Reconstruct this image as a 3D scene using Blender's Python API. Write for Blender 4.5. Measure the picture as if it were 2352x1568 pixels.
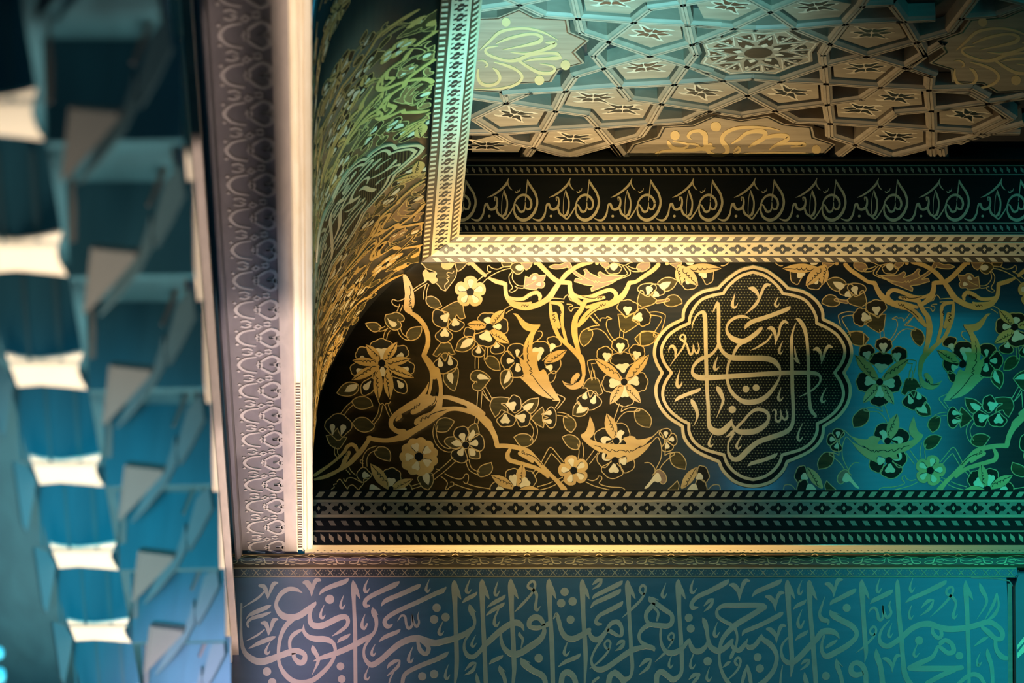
import bpy, bmesh, math, random
from mathutils import Vector, Matrix
random.seed(7)
S = bpy.context.scene
for o in list(bpy.data.objects): bpy.data.objects.remove(o)
COL = S.collection

# ---------------------------------------------------------------- camera
F = 9700.0; UC, VC = 725.0, 784.0          # focal length and principal point, in 2352x1568 pixels
TH = math.atan(3116.0 / F); CT, ST = math.cos(TH), math.sin(TH)
CZ = 1.6                                   # eye height
Y0 = 18.5                                  # depth of the foot of the inlaid cove
cam = bpy.data.cameras.new('camera'); co = bpy.data.objects.new('camera', cam); COL.objects.link(co)
cam.sensor_width = 36.0; cam.lens = 36.0 * F / 2352.0; cam.shift_x = (1176 - UC) / 2352.0
cam.clip_start = 0.5; cam.clip_end = 100
co.location = (0, 0, CZ); co.rotation_euler = (math.pi / 2 + TH, 0, 0)
cam.dof.use_dof = True; cam.dof.focus_distance = 18.6; cam.dof.aperture_fstop = 3.5; cam.dof.aperture_blades = 0
S.camera = co
# ---------------------------------------------------------------- view + world + lamps
S.view_settings.view_transform = 'Standard'; S.view_settings.look = 'None'
S.view_settings.gamma = 1.0; S.view_settings.use_curve_mapping = False
S.view_settings.exposure = 0.0
S.cycles.use_denoising = True
S.cycles.max_bounces = 5; S.cycles.diffuse_bounces = 3; S.cycles.glossy_bounces = 2
W = bpy.data.worlds.new('hall_ambience'); S.world = W; W.use_nodes = True
W.node_tree.nodes['Background'].inputs[0].default_value = (0.02, 0.10, 0.16, 1)
W.node_tree.nodes['Background'].inputs[1].default_value = 0.5

def lamp(name, kind, loc, target, energy, color, rot=None, **kw):
    d = bpy.data.lights.new(name, kind); d.energy = energy; d.color = color
    for k, v in kw.items(): setattr(d, k, v)
    o = bpy.data.objects.new(name, d); COL.objects.link(o); o.location = loc
    o.rotation_euler = (Vector(target) - Vector(loc)).to_track_quat('-Z', 'Y').to_euler() if rot is None else rot
    return o
R = math.radians

# ---------------------------------------------------------------- projection helpers
def ray(u, v):
    X = (u - UC) / F; Yc = (VC - v) / F
    return Vector((X, CT - Yc * ST, ST + Yc * CT))
def P(c): return Vector((c[0], c[1], c[2] + CZ))
def at_depth(u, v, y):
    r = ray(u, v); return P(r * (y / r.y))
# warm cove lighting hidden behind the gilt moulding, and a strip far below it
lamp('ledge_uplight', 'AREA', (1.0, 18.40, CZ + 5.0), (1, 0, 0), 9, (1.0, 0.77, 0.43), rot=(math.pi + .48, 0, 0), shape='RECTANGLE', size=1.7, size_y=0.06, spread=R(85))
lamp('under_uplight', 'AREA', (1.15, 18.25, CZ + 1.2), (1, 0, 0), 20, (1.0, 0.76, 0.42), rot=(math.pi, 0, 0), shape='RECTANGLE', size=1.4, size_y=0.15, spread=R(50))
lamp('warm_fill', 'SPOT', (1.5, 6.0, CZ + 3.0), (1.3, 18.4, CZ + 5.75), 7500, (1.0, 0.77, 0.43), spot_size=R(7.2), spot_blend=1.0, shadow_soft_size=0.3)  # unseen warm fill added to brighten panel and medallion lettering
# pale uplight below the stepped vault; narrow beams added to brighten post, strip, edge
lamp('post_fill', 'AREA', (-0.055, 15.0, CZ + 2.4), (1, 0, 0), 2.5, (1.0, 0.84, 0.72), rot=(math.pi, 0, 0), shape='RECTANGLE', size=0.03, size_y=6.8, spread=R(4))
lamp('strip_fill', 'AREA', (-0.21, 16.6, CZ + 2.4), (1, 0, 0), 6.5, (1.0, 0.84, 0.80), rot=(math.pi, 0, 0), shape='RECTANGLE', size=0.1, size_y=3.4, spread=R(14))
lamp('edge_fill', 'AREA', (-0.34, 14.4, CZ + 3.5), (1, 0, 0), 2.2, (1.0, 0.86, 0.78), rot=(math.pi, 0, 0), shape='RECTANGLE', size=0.04, size_y=5.0, spread=R(14))
lamp('vault_uplight', 'AREA', (-0.55, 10.2, CZ + 1.6), (1, 0, 0), 34, (1.0, 0.85, 0.68), rot=(math.pi, 0, 0), shape='RECTANGLE', size=0.5, size_y=5.5, spread=R(80))
# unseen coloured lamps added for the lens-flare colour cast, mirrored by the lacquer
lamp('teal_flare_fill', 'AREA', (5.3, 11.0, CZ + 7.0), (3.6, 18.5, CZ + 5.0), 36, (0.01, 0.62, 0.85), shape='RECTANGLE', size=3.6, size_y=2.8, spread=R(100))
lamp('teal_low_fill', 'AREA', (2.2, 11.0, CZ + 6.2), (2.2, 18.5, CZ + 4.4), 0.5, (0.02, 0.55, 0.80), shape='RECTANGLE', size=3.4, size_y=0.7, spread=R(80))
lamp('blue_corner_fill', 'AREA', (0.1, 11.0, CZ + 7.6), (0.1, 18.5, CZ + 5.2), 12, (0.04, 0.45, 0.75), shape='RECTANGLE', size=0.5, size_y=1.4, spread=R(60))
lamp('teal_panel_fill', 'SPOT', (3.5, 6.0, CZ + 2.0), (3.4, 18.4, CZ + 4.8), 5500, (0.02, 0.80, 0.76), spot_size=R(12), spot_blend=1.0, shadow_soft_size=0.3)
lamp('green_verse_fill', 'SPOT', (1.4, 6.0, CZ + 1.0), (1.5, 18.4, CZ + 4.3), 1000, (0.30, 0.80, 0.62), spot_size=R(9), spot_blend=1.0, shadow_soft_size=0.3)
lamp('rose_fill', 'SPOT', (-0.3, 6.0, CZ + 1.0), (-0.12, 18.4, CZ + 4.5), 13000, (0.92, 0.58, 0.86), spot_size=R(5), spot_blend=1.0, shadow_soft_size=0.3)
lamp('teal_side_fill', 'SPOT', (2.2, 12.5, CZ + 2.0), (0.1, 15.5, CZ + 6.0), 480, (0.28, 0.50, 0.80), spot_size=R(35), spot_blend=1.0, shadow_soft_size=0.3)
_t = ray(170, 1380) * 12.5
lamp('blue_vault_fill', 'SPOT', (-0.2, 0.1, CZ - 0.05), P(_t), 6800, (0.02, 0.62, 0.85), spot_size=R(7.5), spot_blend=1.0, shadow_soft_size=0.2)  # unseen fill beside the eye, added to tint and brighten the vault
lamp('teal_ceiling_fill', 'SPOT', (1.1, 14.0, CZ + 2.5), (0.95, 16.1, CZ + 6.6), 2000, (0.20, 0.75, 0.95), spot_size=R(30), spot_blend=1.0, shadow_soft_size=0.3)
lamp('small_frieze_fill', 'SPOT', (1.5, 6.0, CZ + 3.0), (1.35, 17.9, CZ + 6.25), 2200, (1.0, 0.84, 0.42), spot_size=R(6), spot_blend=1.0, shadow_soft_size=0.3)  # unseen warm fill added to lift the small frieze letters
lamp('low_border_fill', 'SPOT', (1.1, 6.0, CZ + 2.0), (1.0, 18.5, CZ + 5.08), 2200, (1.0, 0.76, 0.36), spot_size=R(4.6), spot_blend=1.0, shadow_soft_size=0.3)  # unseen warm fill added to brighten the low border

class Plane:
    """a plane in the place; (u,v) are sight lines from the eye, h is height above the plane towards the viewer"""
    def __init__(s, p0, n):
        s.p0 = Vector(p0); s.n = Vector(n).normalized(); s.cam = Vector((0, 0, CZ))
        if s.n.dot(s.cam - s.p0) < 0: s.n = -s.n
        s.step = 1e9
    def __call__(s, u, v, h=0.0):
        r = ray(u, v); t = (s.p0 - s.cam).dot(s.n) / r.dot(s.n)
        return s.cam + r * t + s.n * h
# profile of the cove: mitre points seen in the corner, front cove and side cove share it (45 degree mitre)
MIT = [(712,1262),(714,1150),(718,1060),(721,1020),(725,985),(730,939),(740,900),(755,860),(771,826),(789,794),(811,758),(836,721),(864,687),(896,655),(932,625),(973,594),(1010,566),(1048,538)]
r_ = ray(*MIT[0]); X0 = r_.x * Y0 / r_.y
def _mp(u, v):
    r = ray(u, v); s = (X0 + Y0) / (r.x + r.y); return r * s
_prof = [(v, _mp(u, v)) for u, v in MIT]
def catmull(p0, p1, p2, p3, t):
    return 0.5 * ((2*p1) + (p2-p0)*t + (2*p0-5*p1+4*p2-p3)*t*t + (3*p1-p0-3*p2+p3)*t*t*t)
PROF = []                                   # dense (v, y, z)
for i in range(len(_prof) - 1):
    q = [_prof[max(0, min(len(_prof)-1, i+k))] for k in (-1, 0, 1, 2)]
    for k in range(8):
        t = k / 8.0
        v = q[1][0] * (1-t) + q[2][0] * t
        u = catmull(*[MIT[max(0, min(len(MIT)-1, i+kk))][0] for kk in (-1, 0, 1, 2)], t)
        p = _mp(u, v); PROF.append((v, p.y, p.z))
PROF.append((_prof[-1][0], _prof[-1][1].y, _prof[-1][1].z))
def prof(v):
    if v >= PROF[0][0]: a, b = PROF[0], PROF[1]
    elif v <= PROF[-1][0]: a, b = PROF[-2], PROF[-1]
    else:
        lo, hi = 0, len(PROF) - 1
        while hi - lo > 1:
            m = (lo + hi) // 2
            if PROF[m][0] >= v: lo = m
            else: hi = m
        a, b = PROF[lo], PROF[hi]
    t = (v - a[0]) / (b[0] - a[0])
    y = a[1] + (b[1]-a[1]) * t; z = a[2] + (b[2]-a[2]) * t
    ty, tz = b[1]-a[1], b[2]-a[2]; l = math.hypot(ty, tz); ty /= l; tz /= l
    return y, z, (-tz, ty)                  # normal towards the room
class Cove:
    step = 7.0
    def __call__(s, u, v, h=0.0):
        r = ray(u, v); y, z, n = prof(v)
        k = y / r.y
        return P(Vector((r.x * k, y + n[0]*h, r.z * k + n[1]*h)))
COVE = Cove()
V_TOP = PROF[-1][0]
YR, ZR = PROF[-1][1], PROF[-1][2]           # inner edge of the cove
XR = X0 + (Y0 - YR)

# ---------------------------------------------------------------- mesh helpers
OFF = {}                                    # origin of each thing, shared by its parts
class MB:
    def __init__(s): s.v = []; s.f = []
    def add(s, vs, fs):
        b = len(s.v); s.v.extend(vs); s.f.extend([tuple(i + b for i in f) for f in fs])
    def box(s, c, sx, sy, sz):
        c = Vector(c); vs = [c + Vector((x*sx/2, y*sy/2, z*sz/2)) for x in (-1,1) for y in (-1,1) for z in (-1,1)]
        s.add(vs, [(0,1,3,2),(4,6,7,5),(0,4,5,1),(2,3,7,6),(0,2,6,4),(1,5,7,3)])
    def prism(s, loop, d):
        """closed 3D loop extruded by vector d"""
        n = len(loop); d = Vector(d)
        s.add(list(loop) + [p + d for p in loop], [tuple(range(n)), tuple(range(2*n-1, n-1, -1))] + [(i, i+n, (i+1) % n + n, (i+1) % n) for i in range(n)])
    def sweep(s, prof_pts, path):
        """cross-section points (list of Vector offsets) placed at each path point"""
        n = len(prof_pts); rows = [[p + q for q in prof_pts] for p in path]
        vs = [x for r in rows for x in r]; fs = []
        for i in range(len(path) - 1):
            for j in range(n):
                k = (j + 1) % n
                fs.append((i*n+j, i*n+k, (i+1)*n+k, (i+1)*n+j))
        fs.append(tuple(range(n-1, -1, -1))); fs.append(tuple((len(path)-1)*n + j for j in range(n)))
        s.add(vs, fs)
    def build(s, name, mat, parent=None, smooth=False, off=None):
        if not s.v: return None
        me = bpy.data.meshes.new(name)
        c = off or (OFF[parent.name] if parent else Vector((0, 0, 0)))
        me.from_pydata([tuple(x - c) for x in s.v], [], s.f); me.update()
        o = bpy.data.objects.new(name, me); COL.objects.link(o)
        me.materials.append(mat)
        if smooth:
            for p in me.polygons: p.use_smooth = True
        if parent: o.parent = parent
        OFF[o.name] = c
        return o
def build_multi(name, layers, parent, smooth=False):
    """one mesh with several woods: [(MB, material), ...]"""
    g = MB(); idx = []
    for i, (b, m) in enumerate(layers):
        idx += [i] * len(b.f); g.add(b.v, b.f)
    o = g.build(name, layers[0][1], parent, smooth)
    for b, m in layers[1:]: o.data.materials.append(m)
    o.data.polygons.foreach_set('material_index', idx); o.data.update()
    return o
def tag(o, label, cat, group=None):
    o['label'] = label; o['category'] = cat
    if group: o['group'] = group
    return o
def thing(name, label, cat, loc=(0,0,0), group=None):
    o = bpy.data.objects.new(name, None); COL.objects.link(o); o.location = loc; o.empty_display_size = 0.1
    OFF[o.name] = Vector(loc)
    return tag(o, label, cat, group)
def bisect_tree(root, p0, n, keep=1):
    """trim every mesh under root at a plane of the place"""
    bpy.context.view_layer.update()
    def rec(o):
        for ch in list(o.children): rec(ch)
        if o.type != 'MESH': return
        mw = o.matrix_world; inv = mw.inverted()
        ds = [n.dot(mw @ v.co - p0) for v in o.data.vertices]
        if max(ds) <= 0: return
        if min(ds) >= 0 and not o.children: bpy.data.objects.remove(o); return
        o.data = o.data.copy(); bm = bmesh.new(); bm.from_mesh(o.data)
        bm.transform(mw)
        bmesh.ops.bisect_plane(bm, geom=bm.verts[:] + bm.edges[:] + bm.faces[:], plane_co=p0, plane_no=n, clear_outer=True)
        bm.transform(inv); bm.to_mesh(o.data); bm.free()
        if not o.data.vertices and not o.children: bpy.data.objects.remove(o)
    rec(root)
def structure(o): o['kind'] = 'structure'; return o

# 2D curve helpers (sight-line coordinates)
def smooth(pts, closed=False, step=3.0):
    """pts: list of tuples (x,y[,w],corner)"""
    n = len(pts); out = []
    if n < 3 and not closed:
        return [p[:-1] for p in pts]
    segs = n if closed else n - 1
    for i in range(segs):
        p1 = pts[i]; p2 = pts[(i+1) % n]
        p0 = pts[i-1] if (closed or i > 0) else p1
        p3 = pts[(i+2) % n] if (closed or i + 2 < n) else p2
        if p1[-1]: p0 = tuple(2*a-b for a, b in zip(p1[:-1], p2[:-1])) + (0,)
        if p2[-1]: p3 = tuple(2*b-a for a, b in zip(p1[:-1], p2[:-1])) + (0,)
        d = math.hypot(p2[0]-p1[0], p2[1]-p1[1]); k = max(1, int(d / step + 0.5)); k = min(k, 14)
        for j in range(k):
            t = j / k
            out.append(tuple(catmull(p0[m], p1[m], p2[m], p3[m], t) for m in range(len(p1)-1)))
    if not closed: out.append(pts[-1][:-1])
    return out
def fill(mb, loops, surf, h, skirt=True):
    """even-odd fill by horizontal slices, so that wide plates follow the curve of the cove"""
    step = surf.step; eps = getattr(surf, 'eps', 0.35)
    es = []; vs = set()
    for lp in loops:
        for i in range(len(lp)):
            a, b = lp[i], lp[(i+1) % len(lp)]
            vs.add(a[1])
            if abs(a[1]-b[1]) > 1e-9: es.append((a, b) if a[1] < b[1] else (b, a))
    vs = sorted(vs)
    lv = [vs[0]]
    for x in vs[1:]:
        if x - lv[-1] < eps: continue
        g = x - lv[-1]; k = max(1, math.ceil(g / step))
        b0 = lv[-1]
        for j in range(1, k+1): lv.append(b0 + g * j / k)
    for i in range(len(lv) - 1):
        va, vb = lv[i], lv[i+1]; vm = (va + vb) / 2
        xs = []
        for a, b in es:
            if a[1] <= vm < b[1]:
                g = lambda v: a[0] + (b[0]-a[0]) * max(0, min(1, (v-a[1]) / (b[1]-a[1])))
                xs.append((g(vm), g(va), g(vb)))
        xs.sort()
        for k in range(0, len(xs) - 1, 2):
            l, r = xs[k], xs[k+1]
            mb.add([surf(l[1], va, h), surf(r[1], va, h), surf(r[2], vb, h), surf(l[2], vb, h)], [(0, 3, 2, 1)])
    if skirt:
        for lp in loops:
            n = len(lp)
            mb.add([surf(p[0], p[1], h) for p in lp] + [surf(p[0], p[1], 0) for p in lp], [(i, (i+1) % n, n + (i+1) % n, n + i) for i in range(n)])
def ribbon(mb, pts, surf, h, closed=False, cap=True):
    """pts (x,y,w): a band of varying width"""
    n = len(pts); L = []; Rr = []
    for i in range(n):
        a = pts[i-1] if (i or closed) else pts[0]; b = pts[(i+1) % n] if (i < n-1 or closed) else pts[-1]
        dx, dy = b[0]-a[0], b[1]-a[1]; l = math.hypot(dx, dy) or 1
        nx, ny = -dy/l, dx/l; w = pts[i][2] / 2
        L.append((pts[i][0]+nx*w, pts[i][1]+ny*w)); Rr.append((pts[i][0]-nx*w, pts[i][1]-ny*w))
    k = n
    vs = [surf(*p, h) for p in L] + [surf(*p, h) for p in Rr] + [surf(*p, 0) for p in L] + [surf(*p, 0) for p in Rr]
    fs = []
    for i in range(n if closed else n-1):
        j = (i+1) % n
        fs += [(i, j, k+j, k+i), (i, 2*k+i, 2*k+j, j), (k+i, k+j, 3*k+j, 3*k+i)]
    if not closed: fs += [(0, k, 3*k, 2*k), (n-1, 3*k-1, 4*k-1, 2*k-1)]
    mb.add(vs, fs)
    if cap and not closed:
        for e, q in ((0, pts[0]), (n-1, pts[-1])):
            if q[2] > 3.0:
                disc2(mb, q[0], q[1], q[2]/2*0.98, surf, h*0.97)
def disc2(mb, x, y, r, surf, h, n=20):
    ps = [(x + r*math.cos(2*math.pi*i/n), y + r*math.sin(2*math.pi*i/n)) for i in range(n)]
    mb.add([surf(*p, h) for p in ps] + [surf(*p, 0) for p in ps], [tuple(range(n))] + [(i, (i+1) % n, n+(i+1) % n, n+i) for i in range(n)])

# ---------------------------------------------------------------- materials
def dull(m, spec=0.08):
    b = m.node_tree.nodes['Principled BSDF']; b.inputs['Specular IOR Level'].default_value = spec; b.inputs['Coat Weight'].default_value = 0
    return m
def mat(name, base, dark=None, rough=0.45, coat=0.0, coat_rough=0.3, grain=(3, 40, 40), metal=0.0, contrast=1.0, bump=0.0):
    m = bpy.data.materials.new(name); m.use_nodes = True; nt = m.node_tree; b = nt.nodes['Principled BSDF']
    dark = dark or tuple(c * 0.7 for c in base)
    tc = nt.nodes.new('ShaderNodeTexCoord'); mp = nt.nodes.new('ShaderNodeMapping'); mp.inputs['Scale'].default_value = grain
    nz = nt.nodes.new('ShaderNodeTexNoise'); nz.inputs['Scale'].default_value = 1.0; nz.inputs['Detail'].default_value = 5; nz.inputs['Distortion'].default_value = 0.6
    rp = nt.nodes.new('ShaderNodeValToRGB'); rp.color_ramp.elements[0].position = 0.5 - 0.22/contrast; rp.color_ramp.elements[1].position = 0.5 + 0.22/contrast
    rp.color_ramp.elements[0].color = (*dark, 1); rp.color_ramp.elements[1].color = (*base, 1)
    L = nt.links.new
    L(tc.outputs['Object'], mp.inputs['Vector']); L(mp.outputs['Vector'], nz.inputs['Vector']); L(nz.outputs['Fac'], rp.inputs['Fac']); L(rp.outputs['Color'], b.inputs['Base Color'])
    b.inputs['Roughness'].default_value = rough; b.inputs['Metallic'].default_value = metal
    b.inputs['Coat Weight'].default_value = coat; b.inputs['Coat Roughness'].default_value = coat_rough; b.inputs['Coat IOR'].default_value = 1.7; b.inputs['Specular IOR Level'].default_value = 0.2
    if bump:
        bp = nt.nodes.new('ShaderNodeBump'); bp.inputs['Strength'].default_value = bump; bp.inputs['Distance'].default_value = 0.004
        L(nz.outputs['Fac'], bp.inputs['Height']); L(bp.outputs['Normal'], b.inputs['Normal'])
    return m
M = {}
M['board'] = mat('ebony_lacquer', (0.024, 0.019, 0.009), (0.008, 0.008, 0.004), 0.5, 0.9, 0.26, (2.2, 30, 30))
M['board2'] = mat('dark_walnut', (0.026, 0.020, 0.009), (0.013, 0.011, 0.005), 0.55, 0.35, 0.45, (2.5, 40, 40))
M['brown'] = mat('green_brown_walnut', (0.085, 0.062, 0.018), (0.035, 0.028, 0.009), 0.55, 0.35, 0.45, (8, 60, 60))
M['amber'] = mat('amber_walnut', (0.26, 0.13, 0.035), (0.14, 0.07, 0.02), 0.55, 0.35, 0.40, (8, 50, 50))
M['line'] = mat('brass_line', (0.60, 0.38, 0.10), (0.46, 0.28, 0.07), 0.55, 0.35, 0.40)
M['gold'] = mat('lemonwood', (0.62, 0.37, 0.085), (0.50, 0.28, 0.058), 0.55, 0.35, 0.40, (6, 20, 20))
M['pale'] = mat('pale_boxwood', (0.74, 0.60, 0.33), (0.66, 0.52, 0.27), 0.55, 0.35, 0.40, (10, 20, 20))
M['black'] = mat('incised_black', (0.010, 0.009, 0.006), (0.006, 0.006, 0.004), 0.55, 0.35, 0.45)
M['letter'] = mat('boxwood_lettering', (0.70, 0.50, 0.22), (0.62, 0.43, 0.18), 0.55, 0.35, 0.40, (5, 14, 14))
M['cream'] = mat('cream_gilt_moulding', (0.86, 0.70, 0.42), (0.78, 0.58, 0.30), 0.4, 0.3, 0.3, (3, 60, 60), bump=0.1)
M['mid'] = mat('oak_brown', (0.11, 0.07, 0.03), (0.06, 0.04, 0.018), 0.55, 0.35, 0.40, (4, 60, 60))
M['ceil'] = mat('ceiling_walnut', (0.41, 0.315, 0.20), (0.27, 0.205, 0.13), 0.55, 0.35, 0.40, (4, 25, 25))
M['rib'] = mat('ceiling_rib', (0.48, 0.375, 0.25), (0.36, 0.275, 0.18), 0.55, 0.35, 0.40, (6, 20, 20))
for k in ('board2', 'brown', 'black'): dull(M[k])

# ---------------------------------------------------------------- inlay drawing language
#  "= name" opens a part; b band (x,y,w)  l line  o outlined leaf  f fill  c disc  s twin-line stem  p incised petal
#  h heart  d drop  q scalloped lobe  v five-petalled flower  r scalloped rosette; "!" marks a corner
HGT = dict(board2=0.6, brown=0.7, amber=0.8, line=1.3, pale=1.7, gold=2.1, letter=2.0, script=2.0, black=2.7, cream=2.0, mid=0.8)
LW = 2.0
KH_ = [0]
class Inlay:
    def __init__(s, surf, fx=None, flip=False):
        s.surf = surf; s.parts = []; s.cur = None; s.fx = fx or (lambda u: u); s.k = 0; s.flip = flip
    dm = 'gold'; near = 0.004
    def part(s, name): s.cur = (name, []); s.parts.append(s.cur)
    def mb(s, m):
        if s.cur is None: s.part('inlay')
        b = MB(); s.cur[1].append((m, b)); return b
    def h(s, m): KH_[0] += 1; return (HGT[m] + (KH_[0] % 37) * 0.013) / 1000.0
    def X(s, pts): return [(s.fx(p[0]),) + tuple(p[1:]) for p in pts]
    def band(s, m, pts): ribbon(s.mb(m), smooth(s.X(pts)), s.surf, s.h(m))
    def line(s, m, pts, w=LW, closed=False):
        q = [(p[0], p[1], w, p[-1]) for p in s.X(pts)]
        ribbon(s.mb(m), smooth(q, closed), s.surf, s.h(m), closed, cap=False)
    def fill(s, m, pts): fill(s.mb(m), [smooth([(p[0], p[1], p[-1]) for p in s.X(pts)], True)], s.surf, s.h(m))
    def disc(s, m, x, y, r): disc2(s.mb(m), s.fx(x), y, r, s.surf, s.h(m))
    def loc(s, B, T, w, loc):
        dx, dy = T[0]-B[0], T[1]-B[1]; L = math.hypot(dx, dy); ex, ey = dx/L, dy/L
        return [(B[0]+ex*a*L-ey*b*w, B[1]+ey*a*L+ex*b*w, c) for a, b, c in loc]
    def petal(s, B, T, w, ink=True):
        s.fill('gold', s.loc(B, T, w, [(0,.10,0),(.18,.30,0),(.42,.46,0),(.68,.42,0),(.88,.18,0),(1,0,1),(.86,-.20,0),(.66,-.40,0),(.40,-.45,0),(.18,-.30,0),(0,-.10,0)]))
        if ink: s.line('black', s.loc(B, T, w, [(.10,.02,0),(.20,.22,0),(.30,.16,0),(.32,-.04,1),(.37,.16,0),(.44,.14,0),(.45,-.05,1),(.50,.14,0),(.57,.10,0),(.58,-.06,1),(.63,.08,0),(.76,.03,0),(.95,0,0)]), 1.5)
    def heart(s, B, T, w): s.fill('pale', s.loc(B, T, w, [(0,.10,0),(.35,.26,0),(.68,.49,0),(.9,.44,0),(1.0,.24,0),(.93,0,0),(1.0,-.24,0),(.9,-.44,0),(.68,-.49,0),(.35,-.26,0),(0,-.10,0)]))
    def drop(s, B, T, w): s.fill('pale', s.loc(B, T, w, [(0,.08,0),(.4,.30,0),(.72,.50,0),(.94,.33,0),(1.0,0,0),(.94,-.33,0),(.72,-.50,0),(.4,-.30,0),(0,-.08,0)]))
    def lobe(s, B, T, w, n):
        q = [(0, .06, 1)]; A = 2.35
        for i in range(n):
            for t in (0.02, .25, .5, .75):
                ph = -A + 2*A*(i+t)/n; k = 0.90 + 0.12*math.sin(math.pi*t)
                q.append((.56 + .44*k*math.cos(ph), -.52*k*math.sin(ph), 1 if t < .1 and i else 0))
        q.append((0, -.06, 1))
        q = s.loc(B, T, w, q)
        s.fill('board2', q); s.line('line', q, LW, True)
    def five(s, c, r, a):
        pts = []
        for i in range(60):
            ph = 2*math.pi*i/60; k = 0.70 + 0.30*math.sqrt(abs(math.cos(2.5*ph)))
            pts.append((c[0]+r*k*math.cos(ph+a), c[1]+r*k*math.sin(ph+a), 0))
        s.fill('gold', pts)
        for i in range(5):
            ph = a + 2*math.pi*i/5; d = (math.cos(ph), math.sin(ph))
            B = (c[0]+d[0]*r*.26, c[1]+d[1]*r*.26); T = (c[0]+d[0]*r*.80, c[1]+d[1]*r*.80)
            s.k = 20; g = s.loc(B, T, r*.40, [(0,.10,0),(.4,.34,0),(.72,.50,0),(.94,.33,0),(1.0,0,0),(.94,-.33,0),(.72,-.50,0),(.4,-.34,0),(0,-.10,0)])
            fill(s.mb('pale'), [smooth(s.X(g), True)], s.surf, 0.0028)
            s.line('black', g[5:]+g[:1], 1.3)
        disc2(s.mb('black'), s.fx(c[0]), c[1], r*.235, s.surf, 0.0031)
    def ros(s, c, r, n, a):
        pts = []
        for i in range(n*6):
            ph = 2*math.pi*i/(n*6); k = 0.90 + 0.10*abs(math.sin(n*ph/2))
            pts.append((c[0]+r*k*math.cos(ph), c[1]+r*k*math.sin(ph), 0))
        s.fill('gold', pts)
        for i in range(5):
            ph = a + 2*math.pi*i/5; d = (math.cos(ph), math.sin(ph))
            B = (c[0]+d[0]*r*.27, c[1]+d[1]*r*.27); T = (c[0]+d[0]*r*.70, c[1]+d[1]*r*.70)
            g = s.loc(B, T, r*.42, [(0,.14,0),(.35,.30,0),(.68,.49,0),(.9,.44,0),(1.0,.24,0),(.9,0,0),(1.0,-.24,0),(.9,-.44,0),(.68,-.49,0),(.35,-.30,0),(0,-.14,0)])
            fill(s.mb('pale'), [smooth(s.X(g), True)], s.surf, 0.0028)
            s.line('black', g[7:]+g[:1], 1.3)
        disc2(s.mb('black'), s.fx(c[0]), c[1], r*.22, s.surf, 0.0031)
    def stem(s, gap, pts):
        q = smooth(s.X(pts), False, 4.0); Ls = [], []
        for i, p in enumerate(q):
            a = q[max(0, i-1)]; b = q[min(len(q)-1, i+1)]; dx, dy = b[0]-a[0], b[1]-a[1]; l = math.hypot(dx, dy) or 1
            for sg in (0, 1):
                k = (1 - 2*sg)*gap/2; Ls[sg].append((p[0]-dy/l*k, p[1]+dx/l*k, LW*.9))
        for e in Ls: ribbon(s.mb('line'), e, s.surf, s.h('line'), cap=False)
    def run(s, text):
        ox = oy = 0.0; sc = 1.0
        for ln in text.strip().splitlines():
            t = ln.split()
            if not t: continue
            if t[0] == '@': ox, oy, sc = map(float, t[1:4]); continue
            if t[0] == '=': s.part(t[1]); continue
            k = t[0]; a = t[1:]; m = None
            if k in 'blofc' and a[0][0].isalpha(): m = a.pop(0)
            w = None; pts = []; nums = []
            for x in a:
                c = x.endswith('!'); x = x.rstrip('!')
                if ',' in x:
                    n = [float(i) for i in x.split(',')]
                    pts.append((ox + n[0]/sc, oy + n[1]/sc) + ((n[2]/sc,) if len(n) > 2 else ()) + (1 if c else 0,))
                else: nums.append(float(x))
            if k == 'b': s.band(m or s.dm, pts)
            elif k == 'l': s.line(m or 'line', pts, nums[0] if nums else LW)
            elif k == 'f': s.fill(m, pts)
            elif k == 'o': s.fill(m or 'brown', pts); s.line('line', pts, LW, True)
            elif k == 'c': s.disc(m or s.dm, pts[0][0], pts[0][1], nums[0]/sc)
            elif k == 'p': s.petal(pts[0], pts[1], nums[0]/sc)
            elif k == 'h': s.heart(pts[0], pts[1], nums[0]/sc)
            elif k == 'd': s.drop(pts[0], pts[1], nums[0]/sc)
            elif k == 'q': s.lobe(pts[0], pts[1], nums[0]/sc, int(nums[1]))
            elif k == 's': s.stem(nums[0]/sc, pts)
            elif k == 'v': s.five(pts[0], nums[0]/sc, math.radians(nums[1]))
            elif k == 'r': s.ros(pts[0], nums[0]/sc, int(nums[1]), math.radians(nums[2]))
    SUB = dict(board2='petal_ground', brown='leaf_ground', amber='leaf_ground', line='outline', pale='pale_petals', gold='gold_petals', black='incised_lines', letter='lettering')
    def text(s, t): s.dm = 'letter'; s.run(t)
    def emit(s, parent, off=None):
        out = []
        order = ('gold', 'letter', 'script', 'amber', 'brown', 'board2', 'line', 'pale', 'black')
        for name, ls in s.parts:
            # pieces of one motif that stand well apart become parts of their own
            ls = [(m, b, [min(v.x for v in b.v), max(v.x for v in b.v), min(v.z for v in b.v), max(v.z for v in b.v)]) for m, b in ls if b.v]
            lab = list(range(len(ls)))
            def root(i):
                while lab[i] != i: i = lab[i]
                return i
            for i in range(len(ls)):
                for j in range(i):
                    a, c = ls[i][2], ls[j][2]; e = s.near
                    if a[0]-e < c[1] and c[0]-e < a[1] and a[2]-e < c[3] and c[2]-e < a[3]: lab[root(i)] = root(j)
            for r in sorted(set(root(i) for i in range(len(ls)))):
                d = {}
                for i, (m, b, _) in enumerate(ls):
                    if root(i) == r: d.setdefault(m, MB()).add(b.v, b.f)
                ms = [m for m in order if m in d]
                top = d[ms[0]].build(name, M[ms[0]], parent, off=off); out.append(top)
                for m in ms[1:]: d[m].build(s.SUB[m], M[m], top, off=off)
        return out
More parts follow.
